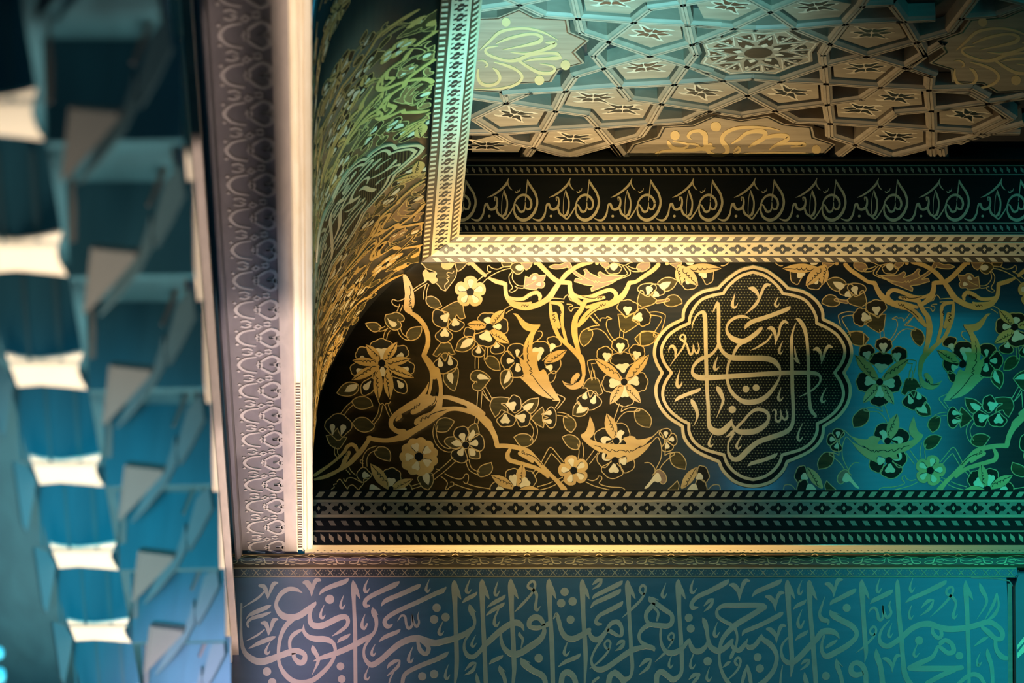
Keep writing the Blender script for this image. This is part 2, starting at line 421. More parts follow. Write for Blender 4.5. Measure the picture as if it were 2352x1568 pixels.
VINES = '''
@ 700 580 5.6
= arabesque_band
b 1285,300,50 1320,400,95 1345,520,115 1345,640,135 1330,710,120 1345,745,80
b 1375,780,50 1450,830,60 1535,930,58 1580,1050,60 1580,1180,60 1530,1322,62! 1600,1420,85 1650,1510,95 1665,1580,100
l black 1350,420 1365,520 1345,570 1370,600 1345,620 1370,650 1340,660 1350,690 1375,680 1375,725 1.6
= blossom
v 2128,500 205 -88
= bud
f brown 1500,130! 1750,130! 1950,220 1955,230 1880,400 1810,485! 1730,430 1690,360 1700,300 1680,240 1560,200
l 1490,130 1530,160 1560,200 1620,220 1690,250
l 1690,390 1730,430 1760,470 1810,490! 1880,400 1940,310 1955,220
l 1920,230 1900,260 1840,250 1830,280 1860,310 1825,330 1850,360 1800,420 1815,480
f gold 1520,240 1560,210 1600,250 1690,260! 1680,300 1710,340 1690,380 1640,395 1590,350 1540,370 1530,310 1515,280
f pale 1590,260 1640,250 1700,258 1680,300 1640,320 1600,290
f gold 1760,130! 1760,180 1800,210 1860,210 1900,180 1920,150 1930,125!
f pale 1815,150 1840,130 1880,125 1860,170 1820,175
o brown 1930,125! 2090,130! 2030,200 1970,240! 1945,190
c gold 2110,140 22
= stem
s 30 1400,485 1480,430 1570,380
s 35 1580,400 1550,500 1550,600
= leaf
o brown 1560,570! 1640,560 1720,610 1762,690! 1700,715 1620,700 1565,640
= heart_leaf
o brown 1045,795! 1110,785 1170,765 1240,790 1280,840 1265,880 1225,890 1245,930 1225,970 1170,995 1110,980 1050,920 1030,850
f pale 1060,835! 1100,870 1160,890 1185,920 1160,950 1115,945 1080,890
l 1225,890 1200,880 1200,850
= stem
s 40 1045,960 1000,985 950,990
s 45 1085,985 1050,1030 1030,1110
s 40 1210,975 1240,1050 1300,1100 1345,1105
l 1285,585 1240,610 1190,620 1140,600 1120,620 1130,660 1180,690 1215,690 1220,660
l 1185,755 1205,710 1200,690
l 1225,755 1250,700 1255,670
= leaf
o brown 780,910! 850,895 920,900 970,940 985,960 940,1010 880,1015 820,970
= leaf
o brown 1305,1055 1350,980 1420,955 1505,950! 1500,1020 1460,1090 1390,1125 1340,1120
= bud
q 1850,780 1660,900 250 3
q 1930,850 1960,1010 200 3
q 1790,960 1790,1160 210 3
o brown 1760,730! 1855,670 1960,625 2030,670 2045,760 2065,835! 2000,850 1955,800 1930,840 1895,890! 1860,850 1840,790 1800,780
h 1850,780 1770,870 110
h 1925,840 1945,940 105
h 1800,970 1800,1080 120
= bud
q 1800,1290 1820,1560 300 4
o brown 1755,1155! 1700,1230 1648,1310! 1700,1335 1745,1295 1770,1350 1805,1400! 1830,1345 1850,1280 1880,1310 1935,1300! 1900,1230 1860,1160
d 1730,1350 1750,1470 75
d 1865,1320 1875,1450 70
o brown 1780,1562! 1830,1540 1960,1480 1975,1592 1950,1712 1925,1782! 1860,1742 1790,1652
f pale 1845,1557 1890,1547 1912,1592 1900,1687! 1860,1652 1825,1592
= blossom
q 990,1420 985,1105 310 5
q 930,1390 660,1265 210 4
q 1080,1360 1330,1240 190 4
q 1150,1450 1415,1500 180 4
q 850,1450 585,1520 180 4
q 880,1600 750,1830 160 3
q 1130,1600 1300,1800 160 3
q 990,1440 1000,1680 250 7
h 990,1400 985,1225 185
d 800,1390 710,1345 75
d 1180,1330 1270,1315 75
d 1250,1480 1335,1510 75
d 760,1500 665,1530 75
d 850,1650 765,1760 80
d 1190,1640 1260,1735 80
h 1000,1470 1000,1595 145
p 980,1400 785,1180 125
p 1010,1400 1190,1145 130
p 1030,1420 1362,1362 115
p 1040,1440 1405,1608 125
p 950,1420 612,1385 115
p 960,1450 600,1640 125
p 940,1480 945,1905 130
p 1060,1500 1095,1890 130
c black 990,1420 46
l 945,1905 970,1950 1000,1935 1025,1965 1050,1935 1080,1945 1105,1910
= leaf
o brown 410,1805! 480,1710 570,1665 680,1690 690,1760 640,1820 560,1845 470,1835
f pale 510,1790! 560,1710 640,1690 680,1700 650,1760 590,1790
@ 700 850 5.6
= arabesque_band
b 835,870,60 800,930,55 740,1020,62 650,1120,65 560,1210,55 430,1290,45 290,1360,50 130,1405,30
b 678,1040,35 650,980,50 600,955,45 545,985,45 510,1050,45
b 520,1030,40 450,1110,35 330,1210,35 200,1300,40 130,1350,40
b 570,1060,50 520,1150,60 490,1220,50 460,1260,40
b 815,865,40 900,890,55 1050,903,55 1180,880,70 1290,840,100 1400,780,75 1560,680,80 1680,590,85 1760,530,95 1850,500,60 1960,495,55 2080,520,60 2200,560,70 2310,640,100 2365,700,105
b 1270,800,90 1180,780,60 1115,720,60 1115,640,60 1170,570,62 1260,510,75 1380,440,90 1480,390,90 1570,350,80 1640,370,70 1690,360,60
b 1597,150,5 1560,250,40 1490,350,60 1420,420,60
b 1230,590,50 1205,615,45 1180,640,30
b 1640,400,100 1540,450,80 1450,500,90 1390,540,60
b 1720,480,85 1640,560,65 1540,610,85 1450,660,80 1430,680,50
b 1690,0,90 1735,120,60 1750,250,50 1740,380,70 1720,480,90
b 1620,-20,45 1630,100,35 1615,230,35 1590,340,30
b 1760,345,50 1850,350,55 1980,390,65 2110,440,65 2220,500,60 2300,560,50
l black 1690,280 1680,380 1640,440 1580,470 1.6
l black 1480,420 1470,460 1440,440 1440,480 1410,460 1410,500 1380,490 1.6
l black 1820,510 1700,540 1610,580 1590,620 1560,590 1550,630 1510,610 1500,660 1480,650 1.6
l black 545,1060 545,1090 510,1090 500,1120 470,1120 1.6
= stem
s 40 980,450 950,580 870,690
s 40 1055,450 1080,530 1110,590
s 45 620,420 550,480 480,570
s 40 410,990 400,1060 430,1110
= leaf
o brown 610,680! 680,615 780,610 850,660 895,720 850,775 760,795 670,760
= leaf
o brown 610,395 700,340 790,345 850,390 875,460! 800,490 720,500 650,470
= bud
q 430,900 435,560 330 3
d 360,830 355,690 68
d 470,830 505,700 80
o brown 275,840! 330,830 370,800 420,745! 450,820 490,860 545,860! 490,950 440,1010 390,1000 320,950
= blossom
r 1468,1112 252 11 -110
= leaf
o brown 1460,1370 1470,1440 1520,1510 1590,1540! 1640,1470 1655,1390 1620,1320
f pale 1510,1330 1550,1310 1600,1340 1605,1420 1590,1480! 1530,1420
= blossom
o brown 2090,760! 2150,700 2210,690 2240,780 2235,830 2150,880!
o brown 1920,855! 1840,865 1795,915 1850,980 1930,1010 2020,980!
o brown 2120,1120! 2180,1140 2250,1130 2245,1050 2200,1020 2110,1010
q 2050,930 1990,720 190 2
q 2110,950 2315,920 215 2
q 2040,1000 1950,1180 215 2
f pale 2100,860! 2165,765 2190,830 2110,910!
f pale 1880,935! 1960,895 2030,960 1950,980
f pale 2110,1010! 2180,1020 2195,1090 2130,1095
d 2050,930 2015,810 88
d 2115,950 2230,930 88
d 2040,1000 1985,1095 88
c line 2070,960 52
c black 2070,960 44
= stem
s 60 1930,1140 1800,1260 1650,1380
s 40 2090,1150 2130,1270 2240,1330
s 45 2205,690 2220,600
s 55 2240,480 2255,270
s 45 1690,700 1670,800 1700,920 1770,1000 1850,1030 1900,1020
s 55 930,1000 830,1040 775,1130 775,1240
l 755,1200 720,1190 715,1160 740,1150 755,1170
l 570,1245 600,1300 655,1350
l 1690,1270 1740,1290
s 40 1370,1510 1500,1470
= leaf
o brown 2215,1310! 2270,1230 2400,1185! 2415,1270 2370,1340 2260,1370
= leaf
o brown 1685,705! 1720,640 1800,610 1880,630 1925,660! 1880,730 1820,790 1700,785
= leaf
o brown 950,985! 1030,990 1090,1040 1105,1110 1095,1170! 1010,1150 930,1110 895,1050
= half_blossom
q 1100,1520 1130,1255 240 5
q 860,1350 670,1340 180 3
d 840,1360 740,1340 85
f pale 830,1535! 840,1480 880,1470 980,1535!
f pale 1140,1530! 1250,1500 1310,1515 1310,1538!
h 1105,1510 1115,1385 115
p 1080,1525 843,1200 155
p 1110,1520 1392,1400 115
c black 1110,1522 32
l 1330,1450 1365,1490 1385,1540
= tendril
l 340,1535 380,1500 370,1470 410,1460
l 410,1440 450,1400 500,1460 550,1530
l 550,1530 570,1490 620,1475 690,1535 720,1490
l 530,1280 560,1310 585,1340
l 500,1390 510,1420 530,1430 550,1390 620,1385 740,1450
l 700,1530 760,1450 760,1400 830,1390
= tendril
l 1800,1330 1900,1380 1990,1400 2040,1380 2060,1340 2100,1340 2105,1400 2090,1450
l 1750,1365 1810,1410 1835,1460 1810,1530 1850,1530
l 1870,1440 1910,1440 1915,1480 1870,1500 1840,1530
l 1915,1460 2050,1510 2160,1540
l 2040,1430 2060,1455 2090,1455
l 2090,1460 2200,1495 2352,1520 2390,1525
@ 1080 580 5.6
= arabesque_band
b 10,125,55 100,210,50 190,290,45
b 245,325,30 330,365,55 420,390,55 452,400,55! 455,480,50 475,570,55 560,660,75 700,700,75 830,680,70 940,630,70 1020,570,75 1080,480,70 1140,390,60
b 1165,360,50 1220,290,60 1310,215,55 1420,155,55 1560,118,45
b 870,128,60 960,220,60 1060,320,60 1140,370,60 1220,380,55 1285,385,55! 1285,460,60 1320,560,80 1390,630,60 1450,670,50
b 480,560,20 560,590,40 680,590,45 780,530,50 860,510,50 900,560,50 890,600,30
b 560,640,30 640,660,55 720,660,50 780,640,25
b 1330,530,30 1430,570,40 1560,560,50 1680,510,50 1800,475,50 1870,520,55 1870,580,50 1850,610,60
b 1500,610,60 1620,590,55 1720,575,40
b 1500,700,40 1640,660,50 1760,630,40
b 1560,720,50 1700,690,70 1850,630,80 1950,560,75 2010,470,60 2045,385,55! 2130,370,45 2220,310,50 2352,220,55 2420,150,55
l black 740,560 745,590 770,560 780,590 800,550 825,560 820,530 1.6
l black 660,690 680,665 700,690 710,665 730,690 750,665 1.6
l black 1440,560 1530,580 1610,580 1640,560 1640,590 1670,560 1680,590 1700,560 1.6
l black 1480,840 1560,760 1660,700 1670,660 1690,690 1700,655 1720,680 1740,650 1.6
= arabesque_band
b 1030,640,25 1035,740,45 1060,880,55 1120,1040,50 1170,1110,45 1280,1210,55 1360,1290,60 1420,1350,75 1450,1440,60 1462,1568,45
b 1060,640,40 1130,650,50 1180,700,45 1180,850,40 1190,960,40 1220,1080,40 1240,1150,30
b 1090,790,60 1110,870,60 1140,950,50
b 1480,620,60 1420,740,60 1360,830,65 1340,950,80 1345,1060,75 1370,1180,60 1400,1300,50
b 1640,700,60 1540,760,70 1460,850,75 1390,940,40
b 1462,1512,45 1455,1600,42 1410,1692,75 1310,1722,75 1230,1692,40 1185,1647,6
b 1380,1572,60 1340,1622,70 1320,1662,60
l black 1090,790 1060,800 1090,830 1060,850 1100,860 1075,890 1.6
l black 1160,740 1170,770 1150,790 1165,810 1.6
l black 1220,1690 1300,1700 1340,1680 1350,1640 1370,1670 1380,1625 1395,1650 1.6
= blossom
q 110,1190 100,1345 160 2
q 230,930 230,770 260 4
q 300,950 490,940 225 4
q 60,1000 -75,1060 150 3
q 340,1150 360,1305 180 2
q 220,1000 170,1205 290 6
d 240,930 210,830 95
d 290,950 400,950 82
h 230,1000 190,1130 175
d 330,1150 345,1225 82
d 110,1195 105,1295 75
p 255,915 445,735 135
p 200,950 -40,915 125
p 255,990 505,1165 135
c black 245,955 46
= stem
s 45 90,1330 85,1410 85,1490
s 35 210,1220 195,1380
s 50 445,760 490,725 540,700
= leaf
o brown 185,1385! 230,1330 310,1340 370,1410 385,1510! 310,1510 230,1460
= leaf
o brown -190,1255! -150,1140 -60,1080 50,1090 55,1180 -20,1250 -100,1275
f pale -130,1225! -80,1130 10,1100 40,1120 0,1190 -70,1220
= blossom
q 600,1370 590,1160 215 2
q 580,1390 395,1380 230 3
q 590,1410 600,1612 210 2
o brown 400,1540 500,1500 550,1600 520,1680 435,1755! 390,1660
f pale 500,1510 520,1600 480,1660 430,1685! 450,1600
d 600,1340 610,1240 62
d 570,1390 468,1390 78
d 600,1410 620,1530 78
c black 600,1385 38
= blossom
q 900,1400 900,1135 270 4
q 1050,1220 1105,1085 180 3
q 960,1420 1165,1430 240 3
q 1000,1570 1095,1610 150 2
h 880,1380 870,1215 155
d 1030,1270 1075,1170 78
d 970,1470 1060,1480 88
p 960,1410 1243,1250 135
c black 910,1430 46
l 870,1010 910,1010 930,1050 900,1100 855,1130
= curled_leaf
f gold 550,780! 600,785 660,840 720,895 800,920 900,922! 895,950 850,1010 815,1090 800,1180 800,1280! 885,1272! 862,1340 865,1430 890,1520 940,1500 970,1520! 1000,1590 1010,1640 1100,1800 1160,1900! 1060,1885 930,1850 820,1780 720,1680 635,1602! 690,1590 670,1500 640,1410 605,1325! 650,1350 688,1380 680,1260 705,1150 745,1070 780,1015! 700,985 640,910 600,830
l black 750,1140 740,1180 755,1200 735,1220 735,1280 750,1300 735,1310 740,1370 760,1390 730,1400 750,1440 790,1500 760,1510 800,1540 770,1560 810,1590 850,1650 950,1770 1080,1890 1.6
= blossom
o amber 690,450! 710,300! 760,320 790,280 850,265 890,290 970,285! 950,350 935,370 960,400 930,450 870,450 840,475! 780,470
d 790,345 848,305 58
d 845,405 908,398 62
l 720,420 790,390 850,350
= tendril
l 540,240 500,300 510,380 540,430 540,460 500,490 540,505 600,470 600,440 570,435
l 555,240 540,320 570,380 620,420 700,425
l 610,450 680,455 700,430
l 90,360 180,290 270,240 230,240 225,170 245,160 270,190 350,210 430,180 520,170
l 140,410 220,330 330,260 440,215 520,200
= bud
o brown 530,150 600,120 650,130 690,200 650,260 590,270 550,230 520,200
f pale 580,180 620,150 680,170 680,210 640,225 600,215
o amber 650,125! 800,125! 770,190 720,220! 690,190
o brown 400,125! 540,125! 520,170 460,180 420,170
c gold 835,130 22
= curled_leaf
o amber 1010,180! 1080,150 1160,150 1230,118 1280,125 1310,180 1360,240 1450,300 1480,260 1460,220 1490,205! 1540,260 1600,290 1680,320 1650,285 1645,260 1670,240! 1750,285 1870,290 1980,290! 1900,340 1820,390 1700,440 1560,495! 1555,450 1590,425 1480,410 1400,385 1340,370! 1360,330 1440,340 1350,280 1290,220 1250,185 1180,200 1080,205
l 1330,220 1400,270 1500,330 1580,360 1600,385 1610,355 1640,385 1650,360 1680,380 1760,370 1900,340
l 1250,185 1245,160
= bud
q 1840,130 1850,275 200 4
f pale 1800,160 1840,135 1890,145 1895,185 1850,225 1810,205
o amber 1660,125! 1780,130! 1790,180 1755,210! 1700,170
c gold 1630,130 24
l 1870,130 1930,150 1990,160 2050,130 2090,120
= tendril
l 1950,150 2010,240 2010,280 1800,365
l 2015,180 2050,230 2040,290 1800,375
l 2000,170 2080,235 2180,240 2180,210 2100,200 2030,170
= leaf
o amber 2140,200 2170,140 2250,122 2310,125! 2310,180 2260,220 2200,240
= tendril
s 40 1000,605 1100,605 1210,615
l 1200,600 1215,570 1250,540 1265,560 1290,610 1335,625
l 1240,660 1300,665 1320,690 1280,690 1270,720 1300,755 1320,720 1360,705 1400,710
= bud
q 2010,820 2040,605 270 5
q 2090,860 2320,800 230 5
h 2020,800 2025,690 115
h 2090,840 2215,820 115
o brown 1900,790! 1960,795 2000,840 2040,800 2100,780 2110,830 2080,870 2140,870 2180,905! 2090,970 1990,1030! 1930,980 1915,880
= stem
s 50 1945,1090 1950,1030 1958,980
= bud
q 1930,1300 1925,1090 215 5
h 1930,1290 1935,1160 110
= bud
q 1770,1400 1690,1215 200 4
h 1750,1400 1760,1285 112
= bud
q 2110,1380 2175,1185 200 4
h 2130,1370 2152,1270 112
= blossom
q 1960,1500 1960,1275 310 5
q 1920,1680 1695,1680 230 5
q 2040,1670 2285,1655 250 5
q 1990,1740 1980,1980 250 5
h 1970,1540 1955,1425 175
h 1955,1670 1785,1682 125
h 2025,1670 2170,1640 125
h 1980,1710 1990,1860 125
p 1955,1640 1600,1365 145
p 2000,1640 2300,1310 150
p 1970,1690 1795,1950 135
p 2000,1690 2195,1935 135
c line 1980,1662 52
c black 1980,1662 44
= tendril
s 60 1570,800 1610,855 1650,900
l 1670,880 1690,840 1750,840 1760,820 1820,850 1770,860 1750,920 1770,1000 1830,1100 1870,1130
l 1520,1000 1520,965 1600,940 1665,935! 1540,815
l 1520,1000 1640,980 1730,1030 1790,1110 1840,1155
= leaf
o brown 1510,970! 1440,1010 1405,1090 1420,1160 1460,1205! 1530,1150 1575,1060 1565,1000
= leaf
o brown 2115,1105! 2190,1035 2300,1008 2400,1030 2420,1060 2370,1140 2290,1185 2190,1190
= stem
s 50 1620,1395 1530,1405! 1545,1480 1570,1568 1590,1640
= bud
q 2290,560 2265,385 230 2
q 2370,560 2440,410 190 2
d 2280,540 2312,430 95
d 2350,560 2420,515 88
o brown 2150,640 2170,540 2190,480! 2230,500 2240,550 2300,530 2352,570 2400,610 2370,650 2300,680 2210,700!
@ 1080 850 5.6
= heart_leaf
o brown 265,105! 200,40 110,0 30,20 0,80 20,130 60,150 30,190 40,240 100,265 150,250 200,190
f pale 250,115! 190,115 110,115 90,80 120,45 180,60
l 60,150 85,140 85,165
= stem
s 45 175,220 230,320 270,390
l 160,300 230,380 270,400
= arabesque_band
b 0,470,90 80,540,90 180,640,85 260,740,75 320,860,65 345,975,62! 420,970,55 520,980,60 620,1000,60 740,1050,75 830,1130,60 920,1230,55 1030,1340,50 1130,1440,55 1210,1535,75
b 510,1020,40 480,1080,55 500,1150,60 600,1185,55 720,1220,55 850,1260,50 950,1320,50 1000,1370,40
b 640,1070,55 720,1110,60 800,1170,45
l black 690,1040 665,1040 670,1070 700,1060 700,1085 730,1070 730,1095 755,1085 840,1130 930,1220 1.6
= bud
q 470,440 660,425 220 4
q 455,540 475,730 240 4
q 580,590 775,650 215 4
h 460,430 580,475 125
h 450,560 450,685 125
h 580,590 710,625 115
o brown 660,450! 760,375 885,355! 870,450 820,530 760,550
f pale 680,470! 740,430 820,420! 790,480 740,520 690,510
o brown 290,355! 390,345 495,355! 485,420 400,430 470,480 480,540 400,510 370,560 320,605! 260,490 260,420
= bud
q 930,610 1115,610 260 2
d 940,565 1050,540 65
d 940,650 1050,665 65
o brown 780,620! 850,540 930,470! 950,540 920,570 1005,610! 930,640 950,680 940,740! 850,690
= stem
s 40 1120,560 1200,570 1270,600
l 1110,305 1210,350 1220,370 1120,500
l 1060,385 1160,390! 1090,490
s 50 790,660 840,760 830,850 790,920
= leaf
o brown 1200,610 1270,590 1340,640 1360,720 1300,805! 1220,740
= leaf
o brown 560,860! 640,820 740,825 800,880 800,940 720,985 640,970
= bud
q 1545,260 1520,510 300 3
d 1490,280 1465,375 75
d 1610,320 1570,430 80
o brown 1320,580! 1330,480 1390,405 1430,470 1520,490 1480,570 1400,595
f pale 1365,555! 1380,490 1420,440 1450,490 1510,490 1460,540
o brown 1440,230! 1500,130 1560,100 1640,110 1680,210 1705,290! 1650,320 1600,270 1540,355! 1520,290 1500,230
= stem
s 40 1575,0 1580,60 1592,120
l 1920,430 1880,550 1840,660
l 1960,455 1940,535! 2000,500 2080,480 2170,495 2180,520 2110,530 2000,540 1920,610 1865,715
= leaf
o brown 2110,530! 2170,490 2250,520 2320,600 2330,670 2310,735! 2210,720 2130,650
= blossom
q 1860,900 1990,700 250 3
q 1840,900 1600,830 220 3
f pale 1890,880 1880,820 1930,770 1985,800 1950,850 1940,930 1910,930
f pale 1690,930 1680,880 1740,850 1820,890 1750,910 1740,950
p 1860,890 1755,555 165
c line 1878,910 52
c black 1878,910 44
= blossom
q 1830,1130 1630,1140 220 3
q 1920,1160 2105,1250 220 3
q 1850,1170 1810,1390 270 3
h 1850,1200 1845,1320 135
f pale 1915,1140 2000,1120 2010,1190 1980,1220 1930,1190
f pale 1700,1070 1740,1070 1730,1140 1810,1150 1750,1165 1700,1140
c black 1862,1160 45
= curled_leaf
f gold 1540,590! 1570,650 1600,740 1590,820 1535,885! 1600,910 1700,940 1850,945 2000,950 1980,900 1970,870! 2060,845 2120,860 2140,890 2250,880 2352,845! 2240,960 2110,1010! 2200,990 2352,910! 2260,1030 2140,1130 2015,1190! 2005,1100 1880,1140 1730,1140! 1760,1080 1640,1040 1520,960 1440,880 1420,830! 1480,790 1510,720
l black 1600,970 1680,990 1700,1020 1720,1000 1800,1050 1820,1020 1880,1050 1920,1030 1990,1040 2000,1060 2020,1030 2050,1060 2060,1030 2090,1040 2200,970 1.6
= blossom
v 1330,1290 200 -105
= stem
s 60 1415,1150 1430,1040 1410,940
s 60 1510,1190 1570,1110 1620,1040
l 915,1185 1000,1020 1040,995 1080,1030 1200,1180
l 955,1215 1040,1070! 1080,1100 1185,1220
l 800,1330 850,1265
l 830,1360 890,1290
l 860,1500 1000,1460 1060,1430
l 900,1540 1010,1510 1100,1470
l 1120,1410 1190,1375
l 1160,1440 1205,1415
= leaf
o brown 1180,860! 1260,830 1350,850 1410,920 1390,1010 1320,1015 1240,960
= tendril
l 1510,1405 1580,1420 1640,1390 1650,1360 1690,1370 1690,1410 1660,1440 1680,1470 1800,1500 1950,1510 1990,1540
l 1485,1435 1600,1490 1790,1540
= half_blossom
q 590,1510 520,1265 200 4
q 680,1430 835,1360 210 4
q 360,1538 270,1470 130 2
h 580,1500 540,1345 105
h 640,1500 750,1410 125
p 560,1520 270,1352 135
p 620,1490 678,1205 135
f gold 630,1538! 700,1500 800,1495 900,1540!
f pale 330,1538! 350,1500 400,1500 440,1538!
c black 590,1525 40
@ 1480 820 4.9
= blossom
q 250,930 225,800 130 2
q 260,935 370,920 130 2
q 245,950 270,1065 130 2
d 243,905 240,835 58
d 270,930 335,918 62
d 248,960 262,1030 58
= stem
l 20,960 110,880 165,825! 210,890 235,1000 230,1105! 280,1080 330,1075 340,1095 300,1120 220,1190 170,1260
l 90,950 150,900 190,1000 190,1120 150,1220 120,1270
= leaf
o brown 285,1130! 300,1085 380,1070 440,1120 470,1190 462,1262! 370,1245 310,1200
= half_blossom
q 590,1340 720,1290 190 4
q 560,1480 700,1440 170 4
d 580,1370 650,1325 85
f pale 480,1495! 530,1435 580,1430 605,1495!
p 420,1475 590,1235 115
o brown 260,1495! 320,1440 370,1390! 390,1440 380,1495!
= tendril
l 720,1490 770,1440 840,1440 855,1490
= bud
o amber 130,1280 170,1265 230,1310 250,1380 220,1425 180,1410 120,1330
f pale 110,1330 150,1300 180,1340 190,1390 150,1410 110,1400 40,1470 0,1475 60,1400
l 0,1190 60,1190 110,1240 120,1290 90,1330
@ 1480 590 4.9
= half_blossom
q 500,220 520,365 170 4
q 640,200 780,215 190 4
f pale 460,60! 560,60! 540,85 490,85
h 480,190 512,300 85
h 610,190 705,190 95
p 390,80 415,312 120
p 420,100 605,322 130
p 470,120 868,125 115
o amber 280,70! 420,62! 390,140 340,110
c gold 255,70 20
l 950,62 900,95 860,95
= leaf
o brown 150,290 220,235 300,230 375,265! 320,350 235,385 190,330
f pale 165,320 220,280 300,275! 270,330 210,365
= leaf
o brown 220,520! 270,440 350,425 410,470 425,520! 330,555 260,550
o amber 130,490 200,480 270,465 280,490 200,510 135,520
= stem
l 60,620 140,615 220,640 235,680 190,830 130,895 105,890 110,850 190,720 180,670 60,650
= leaf
o brown -40,850 40,835 110,860 130,905 100,960 30,995 -40,990
'''
CART_OUT = '1222,100! 1080,140 960,220 880,290 832,342! 650,385 515,480 445,595 435,695! 265,785 150,920 112,1060 135,1180 200,1300! 138,1430 132,1550 175,1680 275,1805 428,1908! 445,2025 515,2130 632,2215 838,2305! 885,2405 995,2515 1110,2565 1222,2582!'
CART_IN = '1222,158! 1080,205 970,292 915,355 890,400! 760,425 640,475 555,575 510,680 508,738! 385,795 275,875 205,985 190,1080 225,1190 305,1300! 235,1410 205,1527 225,1630 295,1738 405,1828 500,1878! 505,1975 565,2085 685,2168 895,2230! 930,2325 1005,2415 1105,2478 1222,2508!'
NAME_LETTERS = '''
@ 1480 590 4.9
b 1180,340,20 1225,350,55 1270,400,35 1285,455,10
b 1410,300,20 1370,305,40 1335,350,30 1290,460,30 1240,540,35 1130,640,4
b 1022,395,4 1000,470,20 990,530,35 1010,565,25 1040,540,12 1050,515,4
b 1505,440,4 1480,490,18 1470,530,30 1490,552,22 1512,530,10 1518,515,4
b 1640,545,10 1605,580,45 1400,660,48 1220,720,48 1150,770,40 1130,805,6
b 535,810,5 545,740,15 590,650,25 650,612,35 675,640,48 685,750,46 690,1000,42 698,1300,42 705,1500,40 718,1700,40 722,1850,42 745,1930,60 810,1970,75 880,1960,70 960,1880,50 985,1825,6
b 765,620,4 795,560,20 822,505,30 832,560,38 835,650,40 835,800,38 835,950,40 860,1030,40 910,1090,45 990,1130,60 1150,1135,60 1350,1138,62 1450,1165,60 1510,1230,40 1530,1290,18 1525,1340,20 1470,1450,35 1380,1560,50 1280,1620,58 1150,1635,58 1050,1590,45 970,1500,38 935,1400,30 930,1300,25 945,1200,30 965,1150,30
b 830,970,20 800,1040,28 740,1100,35 640,1140,45 570,1200,35 540,1260,25 545,1310,40 600,1350,60 700,1358,60 900,1345,55 1200,1325,52 1500,1305,52 1750,1300,50 1900,1305,48 1970,1330,30 1975,1400,22 1920,1470,22 1850,1520,18 1740,1575,5
b 1190,690,4 1130,665,30 1040,670,35 960,720,30 925,790,25 935,850,35 990,910,55 1080,945,65 1150,930,55 1250,860,50 1310,800,40 1325,780,6
b 1110,950,40 1050,1000,35 1010,1070,30 995,1110,25
b 1715,690,25 1750,715,45 1800,800,45 1830,950,35 1845,1200,35 1850,1500,36 1865,1680,36 1890,1750,40 1930,1790,25 1900,1810,6
b 1705,740,10 1670,830,20 1655,950,35 1660,1200,40 1665,1500,40 1675,1700,40 1670,1850,40 1640,1930,45 1560,1985,55 1400,2040,55 1270,2090,55 1160,2180,60 1080,2260,60 1010,2280,50 955,2230,35 940,2150,20 950,2080,20 990,2010,25 1020,1980,10
b 1690,1000,8 1700,1090,22 1720,1150,22 1750,1197,4
b 1680,1130,6 1710,1165,26 1750,1200,4
b 1390,800,20 1430,795,45 1470,860,35 1475,980,6
b 1610,735,20 1570,720,35 1530,770,28 1510,860,25 1480,940,20 1470,985,6
b 1435,860,12 1380,940,22 1280,1005,20 1185,1050,4
b 1905,1040,20 1945,1030,45 1985,1090,30 1990,1160,15
b 2110,1010,20 2070,1000,35 2035,1050,28 2015,1120,25 1985,1200,5
b 1560,940,4 1530,1000,16 1515,1060,30 1530,1085,22 1550,1065,10 1558,1050,3
b 270,1070,4 285,1010,20 320,1000,35 350,1050,30 345,1120,15
b 285,1225,4 350,1130,15 430,1020,20 460,940,20 455,880,20 420,870,18 400,910,20 430,935,25 475,980,22 500,1060,25 520,1095,25 545,1060,20 550,985,12 560,1040,18 590,1080,22 615,1030,18 600,960,4
b 402,1260,4 375,1350,20 365,1430,35 385,1465,30 420,1420,15 420,1395,4
b 828,1110,4 800,1180,20 785,1240,32 800,1268,25 830,1245,12 843,1230,3
b 635,1475,8 600,1500,38 480,1545,40 380,1590,38 340,1630,6
b 525,1600,12 545,1640,50 585,1720,40 595,1800,25 560,1895,4
b 815,1455,12 835,1490,55 875,1570,40 880,1640,28 810,1815,4
c 1142,1485 38
c 1256,1470 38
c 988,1717 42
b 975,1850,20 1000,1910,30 1050,1960,50 1130,1975,62 1250,1960,60 1350,1900,50 1395,1830,35 1385,1760,40 1320,1720,40 1250,1720,38 1180,1770,30 1110,1850,28 1040,1920,30 960,2000,30 910,2030,5
b 1435,1740,4 1460,1720,18 1480,1740,22 1475,1820,22 1500,1855,28 1535,1820,20 1530,1720,12 1545,1790,18 1580,1835,24 1610,1790,20 1590,1705,4
b 1540,1465,4 1515,1540,18 1505,1590,30 1525,1620,22 1555,1590,10 1562,1575,3
b 2048,1467,4 2005,1550,18 1990,1610,30 2010,1635,22 2040,1610,10
b 1780,1872,4 1740,1960,18 1725,2040,32 1745,2070,22 1780,2030,10
b 770,1990,6 735,2060,18 725,2110,30 745,2135,22 775,2105,8
b 1095,2010,10 1055,2080,18 1035,2130,28 1055,2160,22 1092,2125,8
b 1495,2210,8 1460,2240,40 1330,2290,42 1210,2325,40 1160,2360,6
'''
